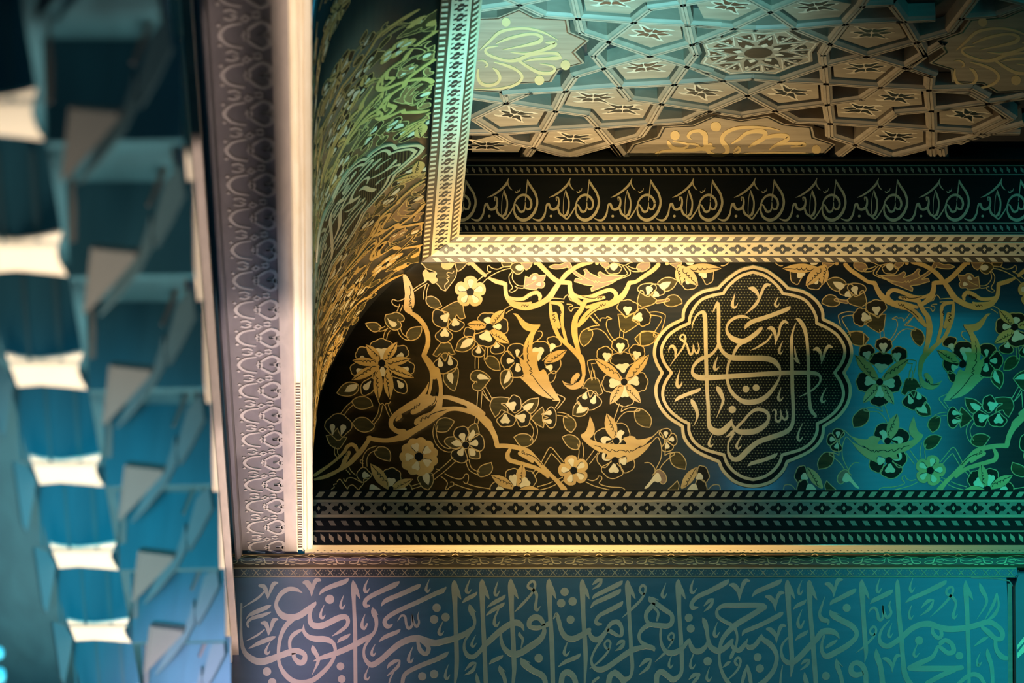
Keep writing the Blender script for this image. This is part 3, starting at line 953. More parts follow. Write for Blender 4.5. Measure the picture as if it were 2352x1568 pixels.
ALLAH = '''
@ 1040 370 4.9
b 390,410,4 450,385,18 530,330,22 600,260,25 630,190,6
b 620,230,8 625,270,14 650,310,12 672,326,3
b 575,325,6 590,380,22 612,450,18 610,530,20 590,600,30 565,615,20
b 575,330,5 555,420,7 548,540,7 550,600,6
b 205,645,4 250,665,20 300,660,25 340,600,22 355,530,15 365,495,25 385,480,25 405,530,25 440,545,28 485,520,28 500,460,20 490,410,20 470,405,15 475,450,8
b 490,530,20 510,590,25 550,620,22 590,650,18 640,590,15 680,520,12 710,440,20 760,390,25 820,385,28 870,430,25 885,490,22 870,540,15
c 412,620 15
b 700,480,12 690,560,18 720,630,28 790,665,35 860,640,32 920,570,30 950,470,25 930,370,25 880,290,25 850,240,22 840,205,4
b 840,215,8 830,320,12 815,450,8
b 690,510,12 710,490,15 735,530,20 760,570,25 800,560,20 815,500,12 815,460,4
b 820,520,12 840,545,20 870,530,18 885,480,20
b 700,340,8 715,355,14 735,345,10 730,330,4
b 735,345,10 750,335,10 760,305,3
'''
VERSE = '''
@ 520 1240 4.78
b 365,500,30 410,510,50 440,570,40 455,650,5
b 560,470,20 520,480,45 490,540,35 455,640,8
b 420,560,15 340,640,25 180,740,4
b 490,715,8 440,740,45 300,800,45 240,835,20 215,870,5
b 490,790,10 400,825,40 280,860,35 230,910,25 240,950,25
b 390,910,30 430,915,50 455,980,35 460,1050,5
b 560,870,20 520,880,45 495,950,35 465,1040,8
b 420,980,10 330,1050,22 210,1110,4
b 540,1060,10 490,1080,45 360,1130,45 245,1190,8
b 485,1110,4 445,1180,20 430,1230,35 455,1248,25 480,1215,6
c 445,1443 47
c 503,1560 45
b 165,700,20 160,900,25 165,1100,35 200,1230,50 290,1310,70 380,1335,75 480,1310,75 560,1280,65 700,1230,70 790,1220,65 860,1260,50 850,1330,60 800,1345,60 745,1290,45 740,1240,45
b 835,580,4 770,545,40 680,540,50 600,590,50 550,680,40 560,760,50 620,830,70 710,850,75 800,830,70 900,760,65 970,700,40 980,675,6
b 720,870,60 640,960,50 590,1080,42 570,1250,35 590,1380,40 650,1480,55 740,1550,60 850,1565,60 960,1530,55 1070,1440,48 1160,1330,42 1195,1220,35 1170,1130,45 1090,1090,65 980,1085,65 900,1060,50 850,1000,35 850,925,6
b 840,980,20 760,1020,45 705,1080,40 695,1160,35 710,1230,35
b 935,760,30 915,830,45 935,920,60 1010,945,70 1100,920,65 1220,860,65 1300,840,55 1335,880,45 1320,940,40 1250,1000,35 1160,1055,5
b 850,465,30 885,470,65 930,540,50 935,615,6
b 1030,440,25 990,440,50 960,490,38 935,610,10
b 1340,420,10 1300,455,50 1150,510,50 1060,555,40 1015,605,5
c 1135,650 50
b 1290,600,4 1260,680,22 1255,730,32 1275,748,25 1305,705,5
b 1075,710,4 1040,790,22 1035,840,35 1060,858,25 1085,820,8
b 1560,425,4 1525,500,25 1520,555,38 1545,570,25 1570,530,6
b 1525,810,4 1495,890,25 1490,950,38 1515,975,28 1545,920,20
b 1635,1140,4 1600,1210,22 1595,1250,32 1615,1265,25 1640,1235,6
b 1390,440,8 1395,520,55 1400,700,40 1412,1000,45 1415,1300,42 1420,1700,42
b 1400,470,30 1430,560,45 1470,650,4
b 1900,455,10 1850,490,55 1700,560,52 1580,620,48 1525,670,45 1525,720,45 1565,720,25
b 2130,485,10 2090,515,50 1900,600,50 1750,665,48 1700,725,8
b 2413,515,10 2373,555,50 2300,585,48 2100,680,48 1900,770,48 1780,840,48 1735,900,45 1770,950,50 1820,930,15
b 1880,890,4 1920,830,22 1960,840,28 1975,920,28 2000,970,32 2040,930,25 2040,820,12 2055,900,25 2090,950,30 2115,900,22 2100,840,18 2115,780,4
b 1910,980,8 1870,1010,42 1740,1065,42 1675,1115,8
b 1360,1030,8 1320,1060,40 1250,1095,36 1220,1130,6
b 1605,740,10 1615,790,55 1645,880,42 1640,970,35 1590,1060,30 1520,1170,28 1510,1260,30 1540,1330,45 1600,1370,60 1700,1310,60 1800,1220,62 1900,1140,65 2010,1090,70 2110,1080,70 2200,1110,75 2295,1130,68 2400,1105,66 2500,1080,65 2620,1030,62 2700,970,45 2725,930,18
b 1630,770,20 1665,820,4
b 950,1330,5 1050,1290,45 1180,1250,60 1350,1180,62 1480,1110,60 1600,1040,40 1650,980,10
b 950,1155,8 955,1200,55 1000,1280,42 1005,1340,35 940,1480,4
c 1252,1385 42
c 1266,1525 42
b 2110,1060,40 2105,1130,38 2130,1210,50 2190,1250,45 2220,1190,50 2180,1140,35 2130,1110,25
b 2050,1165,4 2010,1260,25 2000,1320,38 2025,1340,28 2055,1290,6
b 1565,1390,5 1530,1470,22 1525,1515,32 1550,1530,22 1575,1495,5
b 1905,1320,10 1850,1330,40 1790,1370,35 1765,1410,5
b 1905,1325,15 1880,1390,35 1790,1470,20 1760,1490,4
b 1850,1420,15 1800,1520,18 1780,1600,15
b 2440,1225,8 2400,1260,48 2300,1310,50 2150,1370,50 2020,1430,48 1950,1490,45 1930,1590,40
c 2150,1495 45
c 2280,1470 46
@ 960 1240 4.78
b 125,430,4 95,510,25 90,550,32 110,568,22 137,525,6
c 205,743 46
c 176,870 46
c 303,845 46
b 275,890,6 240,970,25 230,1020,35 255,1040,25 285,1000,6
b 400,440,8 400,510,65 410,800,45 420,1100,50 425,1300,50 420,1450,45 405,1580,20
b 410,480,35 440,580,45 475,650,4
b 575,420,4 540,510,25 530,560,35 555,580,25 588,540,6
b 650,570,8 615,605,40 530,650,40 485,690,6
b 565,705,10 580,760,60 615,850,40 620,930,30 570,1020,25 515,1110,25 510,1200,35 550,1270,50 610,1280,50 680,1220,45 720,1170,50 800,1090,62 900,1000,65 1000,930,65 1080,905,70 1140,940,45 1165,1000,5
b 580,730,20 638,790,4
b 635,1040,4 600,1110,22 590,1155,32 612,1168,22 642,1130,5
b 703,430,8 705,500,65 710,800,48 725,1100,50 735,1300,48 750,1700,48
b 715,480,35 750,580,45 785,650,4
b 880,445,4 850,540,25 845,590,32 865,608,25 898,555,6
b 960,600,8 930,635,40 830,690,42 760,740,8
b 950,685,8 920,715,40 820,770,40 750,825,8
b 885,760,15 845,850,25 840,920,38 865,942,28 897,890,6
b 1020,425,8 1020,500,65 1030,800,48 1045,1100,52 1055,1350,52 1055,1450,45 1040,1600,30
b 1030,470,35 1065,570,45 1103,645,4
b 910,1020,25 915,1100,35 950,1190,50 1030,1250,65 1120,1240,70 1230,1170,70 1340,1090,65 1385,1010,50 1380,960,40
b 1380,940,40 1350,870,55 1290,845,65 1230,880,55 1225,945,50 1300,965,50 1370,950,45 1430,920,50 1450,900,45
b 1115,1010,6 1115,1040,35 1150,1090,28 1130,1190,12
b 1060,790,5 1130,720,30 1230,610,25 1275,540,30 1285,480,28 1260,450,30 1215,480,25 1210,520,30 1260,545,35 1300,590,35 1300,660,28 1290,740,38 1310,770,30 1345,725,5
b 1440,425,8 1440,500,65 1450,800,48 1470,1150,52 1485,1700,48
b 1450,480,35 1485,570,42 1520,650,4
c 1610,568 46
c 1572,692 46
c 1698,672 46
c 1675,872 44
b 1490,860,15 1520,810,35 1545,880,45 1570,980,50 1620,1060,60 1700,1085,65 1800,1040,60 1880,985,50 1890,965,10
b 1640,1120,10 1615,1190,25 1605,1240,35 1630,1265,28 1667,1220,6
b 1803,430,8 1805,500,60 1815,800,48 1832,1100,50 1840,1300,45 1830,1580,20
b 1815,480,30 1850,570,42 1883,650,4
b 1880,980,20 1895,1050,45 1940,1090,62 2000,1080,60 2060,1010,45 2100,940,42 2140,905,48 2195,900,52 2235,960,40 2235,1040,40 2200,1050,30 2130,1010,45 2080,985,40
b 2020,1090,30 1950,1190,25 1905,1300,25 1920,1380,35 1980,1420,60 2070,1400,60 2200,1310,58 2320,1225,60 2403,1190,55 2503,1175,40 2590,1210,10
b 1885,1410,5 1980,1340,22 2080,1230,25 2115,1130,22 2085,1100,25 2050,1130,20 2060,1180,25 2100,1200,20
b 2245,445,8 2210,480,50 2050,560,48 1950,610,40 1910,650,8
b 2225,535,8 2195,570,50 2050,640,48 1940,690,42 1895,745,8
b 2250,670,8 2215,710,48 2080,780,45 1990,830,40 1955,890,40 1975,920,40 2015,920,15
b 2020,430,10 1970,445,40 1915,490,10
b 2020,430,15 1995,490,35 1915,540,4
b 2270,1100,10 2225,1115,38 2175,1155,8
b 2270,1105,12 2240,1160,35 2170,1210,4
b 1785,1245,8 1750,1280,42 1620,1335,42 1540,1390,8
b 935,1265,8 900,1290,38 820,1325,38 783,1360,6
c 1325,1295 46
b 1125,1290,10 1160,1350,70 1260,1430,65 1370,1490,62 1410,1600,45
b 1140,1310,25 1235,1345,4
b 640,1345,10 585,1360,40 515,1430,6
b 638,1350,12 600,1430,38 510,1480,4
b 335,1365,4 305,1450,22 300,1505,32 325,1520,25 352,1475,5
b 895,1375,8 905,1420,50 945,1500,42 965,1600,40
b 910,1400,20 962,1445,4
b 1570,1600,60 1590,1480,60 1650,1450,65 1710,1500,60 1740,1600,55
b 1920,1560,30 1950,1530,30 1980,1510,25
b 2090,1600,60 2110,1490,60 2170,1460,60 2230,1510,60 2270,1590,50
b 640,1460,5 650,1520,40 670,1600,40
@ 1400 1240 4.78
b 200,440,8 200,510,62 215,800,42 230,1050,42 240,1250,45 250,1400,40 225,1500,35 160,1530,60 130,1510,60 60,1450,60
b 205,480,30 245,570,42 285,650,4
b 140,850,4 240,760,28 340,660,28 390,570,25 390,510,28 355,500,28 330,550,25 360,590,28 385,585,20
b 620,470,4 590,550,22 575,605,32 600,630,25 632,580,5
b 435,620,10 450,650,60 500,690,55 600,760,52 680,820,45 685,900,50 640,940,55 540,935,55 440,920,45 400,860,40 410,790,45 470,720,50 490,690,30
b 490,740,30 535,800,28 520,880,25
b 470,635,25 540,660,4
b 450,920,50 370,970,45 325,1040,35 340,1110,35 410,1160,50 480,1185,45 490,1220,10
b 165,1100,8 120,1115,38 75,1150,8
b 165,1105,12 140,1170,35 65,1215,4
b 565,960,28 560,1060,28 575,1150,35 620,1220,50 690,1240,60 770,1210,55 810,1180,40 850,1120,40 880,1080,10
b 640,1190,10 690,1110,22 705,1040,22 680,1020,25 645,1060,22 665,1100,25 700,1090,15
b 500,1335,4 600,1245,28 640,1210,20
b 755,430,8 755,500,62 765,800,45 785,1100,48 795,1350,45 780,1470,42 700,1530,60 640,1490,60 570,1445,62 520,1490,60 520,1600,50
b 765,480,30 800,570,42 835,650,4
b 930,420,4 900,500,25 895,560,35 920,580,25 958,530,6
b 1310,432,8 1270,470,55 1100,560,52 970,620,48 905,690,45 910,740,50 965,740,20
c 870,852 44
c 891,970 44
c 1077,1328 46
b 1325,490,25 1370,500,55 1420,570,45 1425,670,6
b 1535,445,20 1490,450,48 1455,520,38 1425,660,8
b 1145,645,10 1095,665,40 1035,725,8
b 1142,650,14 1110,720,38 1035,785,4
b 1180,840,30 1178,775,30 1250,720,45 1400,715,52 1600,715,55 1690,725,60!
b 1700,735,60 1550,830,60 1400,920,62 1300,1010,55 1230,1110,45 1205,1250,30 1215,1380,32 1260,1500,40 1330,1600,50
b 1178,775,28 1190,840,38 1260,890,40 1360,950,40 1400,1040,25 1390,1150,28 1340,1270,40 1320,1310,5
b 1020,850,8 1045,900,55 1070,1000,45 1080,1080,40 1110,1170,55 1190,1215,65 1270,1180,55 1340,1110,45 1355,1080,8
b 880,1080,10 890,1150,45 930,1215,60 1000,1215,60 1060,1160,40 1080,1100,25
b 1340,1130,20 1360,1180,45 1420,1210,55 1480,1150,45 1520,1080,10
b 1490,1140,20 1540,1180,55 1600,1150,50 1650,1080,40 1670,1030,8
b 1668,1035,10 1690,1090,50 1760,1140,60 1820,1220,50 1835,1310,45 1800,1430,50 1720,1530,55 1640,1590,50
b 1185,900,4 1155,980,22 1150,1040,35 1175,1058,25 1208,1010,6
b 920,1250,12 890,1340,22 890,1390,32 915,1405,25 945,1360,5
b 680,1270,10 655,1340,22 655,1385,30 675,1398,20 698,1360,4
b 1905,790,8 1870,820,50 1700,910,48 1550,975,45 1480,1005,40 1455,1050,6
b 1890,432,8 1850,465,50 1700,530,50 1610,570,45 1562,625,6
b 1720,620,25 1760,630,50 1810,690,40 1818,780,6
b 1912,580,20 1875,580,42 1840,640,35 1818,770,8
b 1730,975,25 1770,985,50 1825,1050,40 1832,1130,6
b 1930,940,20 1890,940,42 1860,1000,35 1833,1120,8
b 1955,435,8 1955,510,62 1970,800,48 1990,1100,50 2005,1350,45 1990,1500,8
b 1965,480,30 2000,570,42 2037,650,4
b 1970,1060,15 1900,1140,25 1885,1230,30 1920,1320,45 2000,1345,58 2090,1280,62 2200,1160,62 2270,1090,60 2336,1010,65 2426,1000,65 2491,1030,45 2521,1080,8
b 2193,440,8 2195,500,62 2205,800,48 2235,1150,52 2275,1700,50
b 2205,480,30 2240,580,42 2278,655,4
b 2115,440,4 2080,520,22 2075,575,32 2095,595,25 2125,545,5
b 2115,760,4 2075,860,25 2070,930,38 2100,960,30 2135,890,15
b 2160,655,8 2130,685,40 2060,720,38 2015,760,6
b 2180,990,8 2150,1020,40 2080,1060,38 2040,1100,6
c 1626,1285 44
c 1651,1407 44
b 1330,1330,8 1300,1350,36 1240,1400,8
b 1300,1530,15 1400,1430,25 1440,1330,25 1410,1290,30 1375,1330,25 1400,1370,28
b 1510,1375,8 1480,1470,40 1450,1590,30
b 1510,1380,30 1540,1490,45 1555,1600,35
b 460,1305,10 400,1320,45 325,1390,8
b 458,1310,14 420,1400,38 318,1480,4
b 995,1465,10 930,1480,45 870,1530,8
b 995,1470,14 950,1530,38 890,1590,10
b 1100,1390,4 1070,1480,22 1070,1525,32 1095,1540,22 1125,1500,5
b 2200,1310,8 2150,1325,40 2100,1365,8
b 2198,1315,12 2170,1370,35 2095,1425,4
b 1900,1370,10 1880,1500,22 1875,1600,25
b 2140,1450,8 2150,1520,50 2175,1600,45
@ 1872 1240 4.78
b 118,480,25 155,490,50 200,550,40 205,625,6
b 298,435,20 255,440,48 230,500,35 207,615,8
b 450,535,8 415,565,50 270,640,48 190,680,40 163,715,6
c 348,744 44
b 110,615,4 75,720,25 50,810,32 80,870,50 140,890,45 140,930,10
b 165,765,8 190,820,60 290,880,62 400,940,62 455,1010,50 440,1080,50 350,1160,60 230,1230,62 130,1275,60 80,1230,40 75,1140,30 100,1050,25
b 190,790,20 280,820,4
b 245,1095,8 210,1120,36 140,1165,34 115,1190,5
b 515,432,8 515,510,62 530,800,48 550,1100,52 560,1240,40 543,1340,5
b 525,480,30 560,570,42 595,650,4
b 712,415,4 685,500,22 680,555,32 700,575,25 732,525,5
b 855,545,8 820,575,48 700,635,48 640,665,42 607,700,6
b 585,805,4 615,755,22 660,745,28 685,800,30 700,870,35 740,860,28 745,720,15 755,790,28 790,850,35 835,800,28 815,720,22 835,655,4
b 455,1235,4 560,1150,25 650,1050,25 670,980,25 640,950,28 600,1000,22 630,1040,28 660,1030,20
b 820,880,10 740,970,25 705,1070,35 730,1140,50 800,1165,55 880,1120,55 960,1060,60 1050,980,60 1150,930,62 1260,920,65 1340,950,62 1440,975,65 1560,975,65 1700,955,62 1820,920,60 1900,900,60 1980,930,55 2050,1000,55 2050,1080,50 1980,1080,50 1900,1010,60 1840,960,40
b 905,432,8 905,510,50 920,800,50 945,1050,52 965,1300,50 990,1480,60 1060,1600,60
b 845,910,4 815,990,22 805,1045,32 825,1065,22 853,1025,5
b 1075,415,4 1045,500,22 1045,550,32 1065,568,22 1097,520,5
b 1060,715,4 1035,790,22 1035,845,32 1055,862,22 1082,825,5
b 1443,445,8 1400,480,52 1200,580,48 1060,640,42 992,688,6
b 1305,655,10 1240,670,40 1165,745,8
b 1303,658,14 1260,750,36 1150,835,4
b 1265,845,4 1380,740,25 1470,640,28 1515,560,25 1500,515,30 1450,540,25 1445,590,28 1500,620,35 1545,680,30 1535,760,25 1515,830,35 1530,858,25 1565,815,5
b 1655,445,8 1655,530,55 1670,800,48 1680,1100,48 1690,1350,42 1690,1600,35
b 1665,500,30 1700,590,42 1735,660,4
b 1805,470,10 1830,540,50 1880,640,35 1870,720,25 1775,870,4
b 1990,580,6 1960,700,35 1860,880,6
b 1995,590,20 2015,720,25 1960,830,40 1860,900,6
c 1143,1102 46
b 1125,1140,10 1090,1220,22 1085,1262,30 1110,1280,22 1145,1240,5
b 1290,970,30 1295,1020,42 1350,1075,42 1388,1050,42 1385,1000,40
b 1380,1130,50 1430,1100,50 1500,1140,50 1520,1220,55 1460,1240,50 1390,1190,45 1350,1170,35 1290,1280,45 1150,1350,60 1050,1400,60!
b 1040,1405,60 1150,1410,62 1350,1410,62 1500,1410,60 1610,1400,50
b 1600,1405,20 1520,1432,45 1400,1480,55 1230,1570,50
c 1585,1270 42
b 750,1300,25 790,1310,45 840,1370,38 848,1450,6
b 935,1270,20 900,1270,40 870,1330,32 849,1440,8
b 670,1190,8 680,1270,60 720,1400,58 745,1600,60
b 530,1460,40 450,1480,60 400,1450,60 400,1380,50 450,1345,50 510,1370,60 550,1450,60 560,1580,50
b 235,1300,8 240,1370,50 280,1480,45 305,1600,40
b 245,1330,20 305,1390,4
c 120,1490 44
b 1905,1060,8 1850,1090,40 1740,1170,8
b 1980,1100,40 1990,1200,45 2050,1280,60 2120,1300,40
b 1890,1190,8 1900,1260,50 1940,1400,45 1950,1600,40
b 1815,1230,4 1780,1320,22 1790,1380,35 1830,1340,10
b 1580,1570,40 1700,1480,50 1800,1490,50 1860,1580,40
'''

# ================================================================ the coved canopy
AX = 1727.0
mir = lambda u: 2*AX - u
def mitre_u(v):
    y, z, n = prof(v); r = ray(0, v); k = y / r.y
    return UC + F * (X0 + Y0 - y) / k
class Lath:
    """a surface that runs straight along the wall: (v, depth) table"""
    step = 6.0
    def __init__(s, tab): s.tab = tab
    def __call__(s, u, v, h=0.0):
        t = s.tab
        for i in range(len(t) - 2):
            if v <= t[i+1][0]: break
        else: i = len(t) - 2
        a, b = t[i], t[i+1]; k = (v - a[0]) / (b[0] - a[0]); y = a[1] + (b[1]-a[1])*k
        return at_depth(u, v, y) + Vector((0, -h, 0))
def lath_body(name, tab, ul, ur, back, m, parent):
    """solid of a Lath: front face through the table, flat back"""
    xl = at_depth(ul, tab[0][0], tab[0][1]).x; xr = at_depth(ur, tab[0][0], tab[0][1]).x
    pts = [at_depth(ul, v, y) for v, y in tab]
    loop = [Vector((xl, p.y, p.z)) for p in pts] + [Vector((xl, back, pts[-1].z)), Vector((xl, back, pts[0].z))]
    b = MB(); b.prism(loop, (xr - xl, 0, 0)); return b.build(name, m, parent)
def hband(v0, v1, um=None, ur=None):
    l = (lambda v: um if um is not None else mitre_u(v)); r = (lambda v: ur if ur is not None else mir(mitre_u(v)) + 450)
    n = max(1, int(abs(v1-v0)/5)); q = []
    for i in range(n+1): v = v0+(v1-v0)*i/n; q.append((l(v), v))
    for i in range(n, -1, -1): v = v0+(v1-v0)*i/n; q.append((r(v), v))
    return q
def para_row(mb, surf, v0, v1, per, w, sl, h, u0, u1):
    u = u0
    while u + w + abs(sl) < u1:
        fill(mb, [[(u+max(0,-sl), v0), (u+max(0,-sl)+w, v0), (u+max(0,-sl)+w+sl, v1), (u+max(0,-sl)+sl, v1)]], surf, h, False); u += per
def dia_row(mb, surf, v0, v1, per, w, h, u0, u1):
    u = u0; d = (v1-v0)*0.42
    while u + w < u1:
        fill(mb, [[(u, v0), (u+w, v0+d), (u+w*1.03, v1), (u+w*.05, v1-d)]], surf, h, False); u += per
def star_row(dk, lt, surf, vc, hh, per, h, u0, u1):
    u = u0; k = hh
    while u < u1:
        a = per*0.40
        fill(dk, [[(u-a, vc), (u-a*.74, vc-k*.42), (u-a*.35, vc-k*.42), (u-a*.18, vc-k*.92), (u+a*.18, vc-k*.92), (u+a*.35, vc-k*.42), (u+a*.74, vc-k*.42), (u+a, vc), (u+a*.74, vc+k*.42), (u+a*.35, vc+k*.42), (u+a*.18, vc+k*.92), (u-a*.18, vc+k*.92), (u-a*.35, vc+k*.42), (u-a*.74, vc+k*.42)]], surf, h, False)
        fill(lt, [[(u-a*.19, vc), (u, vc-k*.44), (u+a*.19, vc), (u, vc+k*.44)]], surf, h+.0005, False)
        c = u + per/2
        for sg in (-1, 1):
            fill(dk, [[(c-a*.23, vc+sg*k*.92), (c+a*.23, vc+sg*k*.92), (c, vc+sg*k*.48)]], surf, h, False)
        u += per

def build_cove():
    foot = at_depth(AX, 1250, Y0)
    t = thing('inlaid_panel', 'long dark wood panel inlaid with gold flowers and vines, around a lobed medallion', 'wall panel', (foot.x, Y0, foot.z))
    # curved board
    b = MB(); vs = [p[0] for p in PROF]; n = len(vs)
    fr = []; bk = []
    for v in vs:
        y, z, nn = prof(v)
        for xx in (X0 + Y0 - y, None):
            x = xx if xx is not None else P(ray(mir(mitre_u(v)) + 450, v) * (y / ray(0, v).y)).x
            fr.append(P(Vector((x, y, z)))); bk.append(P(Vector((x, y - nn[0]*.03, z - nn[1]*.03))))
    fs = []
    for i in range(n-1):
        a, c = 2*i, 2*i+2
        fs += [(a, a+1, c+1, c), (2*n+a, 2*n+c, 2*n+c+1, 2*n+a+1), (a, c, 2*n+c, 2*n+a), (a+1, 2*n+a+1, 2*n+c+1, c+1)]
    fs += [(0, 2*n, 2*n+1, 1), (2*n-2, 2*n-1, 4*n-1, 4*n-2)]
    b.add(fr + bk, fs); bo = b.build('board', M['board'], t, True)
    # vine inlay, left half as drawn and right half as its mirror
    A = Inlay(COVE); A.run(VINES); A.emit(t)
    B = Inlay(COVE, mir); B.run(VINES); B.emit(t)
    # medallion
    def ring(txt):
        h = [(1480 + float(p.rstrip('!').split(',')[0])/4.9, 590 + float(p.rstrip('!').split(',')[1])/4.9, 1 if p.endswith('!') else 0) for p in txt.split()]
        ax = 1480 + 1222/4.9
        return h + [(2*ax - p[0], p[1], p[2]) for p in reversed(h[1:-1])]
    lo, li = smooth(ring(CART_OUT), True), smooth(ring(CART_IN), True)
    g = MB(); fill(g, [lo], COVE, .004); med = g.build('medallion', M['black'], t)
    for nm, q, w in (('outer_band', lo, 7.2), ('inner_band', li, 6.8)):
        g = MB(); ribbon(g, [(p[0], p[1], w) for p in q], COVE, .0065, True); g.build(nm, M['letter'], med)
    # dotted ground
    dots = MB(); row = 0; v = 625.0
    while v < 1105:
        xs = []
        for i in range(len(li)):
            a, c = li[i], li[(i+1) % len(li)]
            if (a[1] <= v) != (c[1] <= v): xs.append(a[0] + (c[0]-a[0])*(v-a[1])/(c[1]-a[1]))
        xs.sort()
        for l, r in zip(xs[::2], xs[1::2]):
            u = math.floor(l/7.2)*7.2 + (3.6 if row % 2 else 0)
            while u < r - 6:
                if u > l + 6:
                    s_ = 1.65
                    dots.add([COVE(u-s_, v, .0046), COVE(u, v-s_, .0046), COVE(u+s_, v, .0046), COVE(u, v+s_, .0046)], [(0,1,2,3)])
                    e = .5; uu, vv = u+3.6, v
                    dots.add([COVE(uu-e, vv, .0046), COVE(uu, vv-e, .0046), COVE(uu+e, vv, .0046), COVE(uu, vv+e, .0046)], [(0,1,2,3)])
                u += 7.2
        row += 1; v += 6.3
    do = dots.build('dotted_ground', M['dots'], med); do['kind'] = 'stuff'
    class Up:                                # lettering stands on the medallion
        step = 7.0
        def __call__(s, u, v, h=0.0): return COVE(u, v, h + .0045)
    L = Inlay(Up()); L.near = 9; L.part('lettering'); L.text(NAME_LETTERS); L.emit(med)
    L2 = Inlay(Up(), lambda u: 2*(1480+1222/4.9) - u); L2.near = 9; L2.part('lettering'); L2.text(NAME_LETTERS)
    return t, med, L2

M['dots'] = mat('brass_dots', (0.24, 0.20, 0.045), (0.15, 0.13, 0.03), 0.55, 0.4, 0.4)
M['mid2'] = mat('dark_star_walnut', (0.035, 0.03, 0.02), (0.018, 0.016, 0.012), 0.55, 0.4, 0.4, (12, 60, 60))
M['dull'] = mat('dull_oak', (0.42, 0.29, 0.12), (0.28, 0.19, 0.08), 0.55, 0.4, 0.4, (6, 60, 60))
M['dull2'] = mat('dark_oak', (0.24, 0.17, 0.075), (0.16, 0.11, 0.05), 0.55, 0.4, 0.4, (6, 60, 60))
M['hollow'] = mat('ceiling_hollow_shade', (0.05, 0.045, 0.04), (0.03, 0.026, 0.022), 0.6, 0.2, 0.35)  # dark base colour stands for the shade inside the deep coffers
M['cream2'] = mat('pale_inlay', (0.72, 0.60, 0.42), (0.62, 0.50, 0.33), 0.55, 0.4, 0.4)
cove, med, reading = build_cove()
# side cove: the same panel turned round the corner (reflected over the mitre)
REF = Matrix(((0, -1, 0, X0 + Y0), (-1, 0, 0, X0 + Y0), (0, 0, 1, 0), (0, 0, 0, 1)))
def side_copy(root, label, group=None):
    r = root.copy(); COL.objects.link(r); r.matrix_world = REF @ Matrix.Translation(root.location)
    def rec(src, dst):
        for ch in [c for c in src.children]:
            c = ch.copy(); COL.objects.link(c); c.parent = dst; rec(ch, c)
    rec(root, r); r['label'] = label
    return r
side = side_copy(cove, 'dark inlaid wood panel seen edge on beside the pale post')
for c in list(side.children):
    if c.name.startswith('medallion'):
        for k in list(c.children):
            if k.name.startswith('lettering'): bpy.data.objects.remove(k)
        reading.emit(c, OFF[med.name])

# the side cove is longer than the wall panel: its pattern runs on
RUN = Inlay(COVE, lambda u: u + 2*(AX - 712)); RUN.run(VINES)
_lim = COVE(3150, 900).x
RUN.parts = [(n_, [(m_, b_) for m_, b_ in ls_]) for n_, ls_ in RUN.parts if all(max(q.x for q in b_.v) < _lim for m_, b_ in ls_ if b_.v)]
RUN.emit(side, OFF[cove.name])

# ---- marquetry border along the top of the cove
class Lift:
    step = 6.0
    def __init__(s, base, d): s.b = base; s.d = d
    def __call__(s, u, v, h=0.0): return s.b(u, v, h + s.d)
def border_body(name, v0, v1, th, m, parent, surf=COVE):
    g = MB(); fill(g, [hband(v0, v1)], surf, th); return g.build(name, m, parent)
def build_top_border():
    t = thing('marquetry_border', 'bright star and chequer marquetry border lying between the flowered panel and the small inscription frieze', 'border', COVE(AX, 570, 0))
    ul, ur = 1062, mir(1010) + 450
    s = Lift(COVE, .008)
    g = MB(); fill(g, [hband(536, 540.5)], s, .006); g.build('edge_line', M['cream'], t)
    a, c, dk, lt = MB(), MB(), MB(), MB()
    fill(a, [hband(552.5, 583)], s, .004); star_row(dk, lt, s, 567.6, 11.5, 51.5, .0048, 1024.5, ur-20)
    build_multi('star_band', [(a, M['cream']), (dk, M['mid2']), (lt, M['cream'])], t)
    a, g = MB(), MB(); fill(a, [hband(541, 552)], s, .001); para_row(g, s, 539.5, 549.5, 29.6, 13.5, -10, .002, 1046, ur); build_multi('chequer_strip', [(a, M['mid']), (g, M['cream'])], t)
    a, g = MB(), MB(); fill(a, [hband(583.5, 599)], s, .001); para_row(g, s, 587.5, 597.5, 29.0, 13.5, 10, .002, 992, ur); build_multi('chequer_strip', [(a, M['mid']), (g, M['cream'])], t)
    return t
def build_low_border():
    t = thing('marquetry_border', 'dim star marquetry border with three chequer rows along the foot of the flowered panel', 'border', COVE(AX, 1190, 0))
    ul, ur = 722, mir(722) + 450
    s = Lift(COVE, .006)
    def strip(name, v0, v1, fn, m):
        a, g = MB(), MB(); fill(a, [hband(v0, v1)], s, .0008); fn(g); build_multi(name, [(a, M['black']), (g, m)], t)
    strip('chequer_strip', 1126, 1148.5, lambda g: para_row(g, s, 1130, 1142.5, 28.2, 13.5, -9, .002, 724, ur), M['dull'])
    for a, c in ((1148.5, 1153.5), (1183, 1189)):
        g = MB(); fill(g, [hband(a, c)], s, .004); g.build('edge_line', M['dull'], t)
    a, dk, lt = MB(), MB(), MB(); fill(a, [hband(1153.5, 1183)], s, .0025)
    star_row(dk, lt, s, 1168.4, 14.5, 50.25, .0032, 732, ur)
    build_multi('star_band', [(a, M['dull2']), (dk, M['black']), (lt, M['dull'])], t)
    strip('chequer_strip', 1189, 1219, lambda g: para_row(g, s, 1196.5, 1208, 29.2, 12.5, 7, .002, 724, ur), M['dull2'])
    g = MB(); fill(g, [hband(1219, 1222.2)], s, .004); g.build('edge_line', M['dull'], t)
    strip('diamond_strip', 1222.2, 1251, lambda g: dia_row(g, s, 1225.5, 1247, 19.55, 10.4, .002, 716.5, ur), M['dull'])
    return t
top_border = build_top_border()
side_copy(top_border, 'marquetry border with star band rising towards the viewer on the edge of the side cove')
low_border = build_low_border()

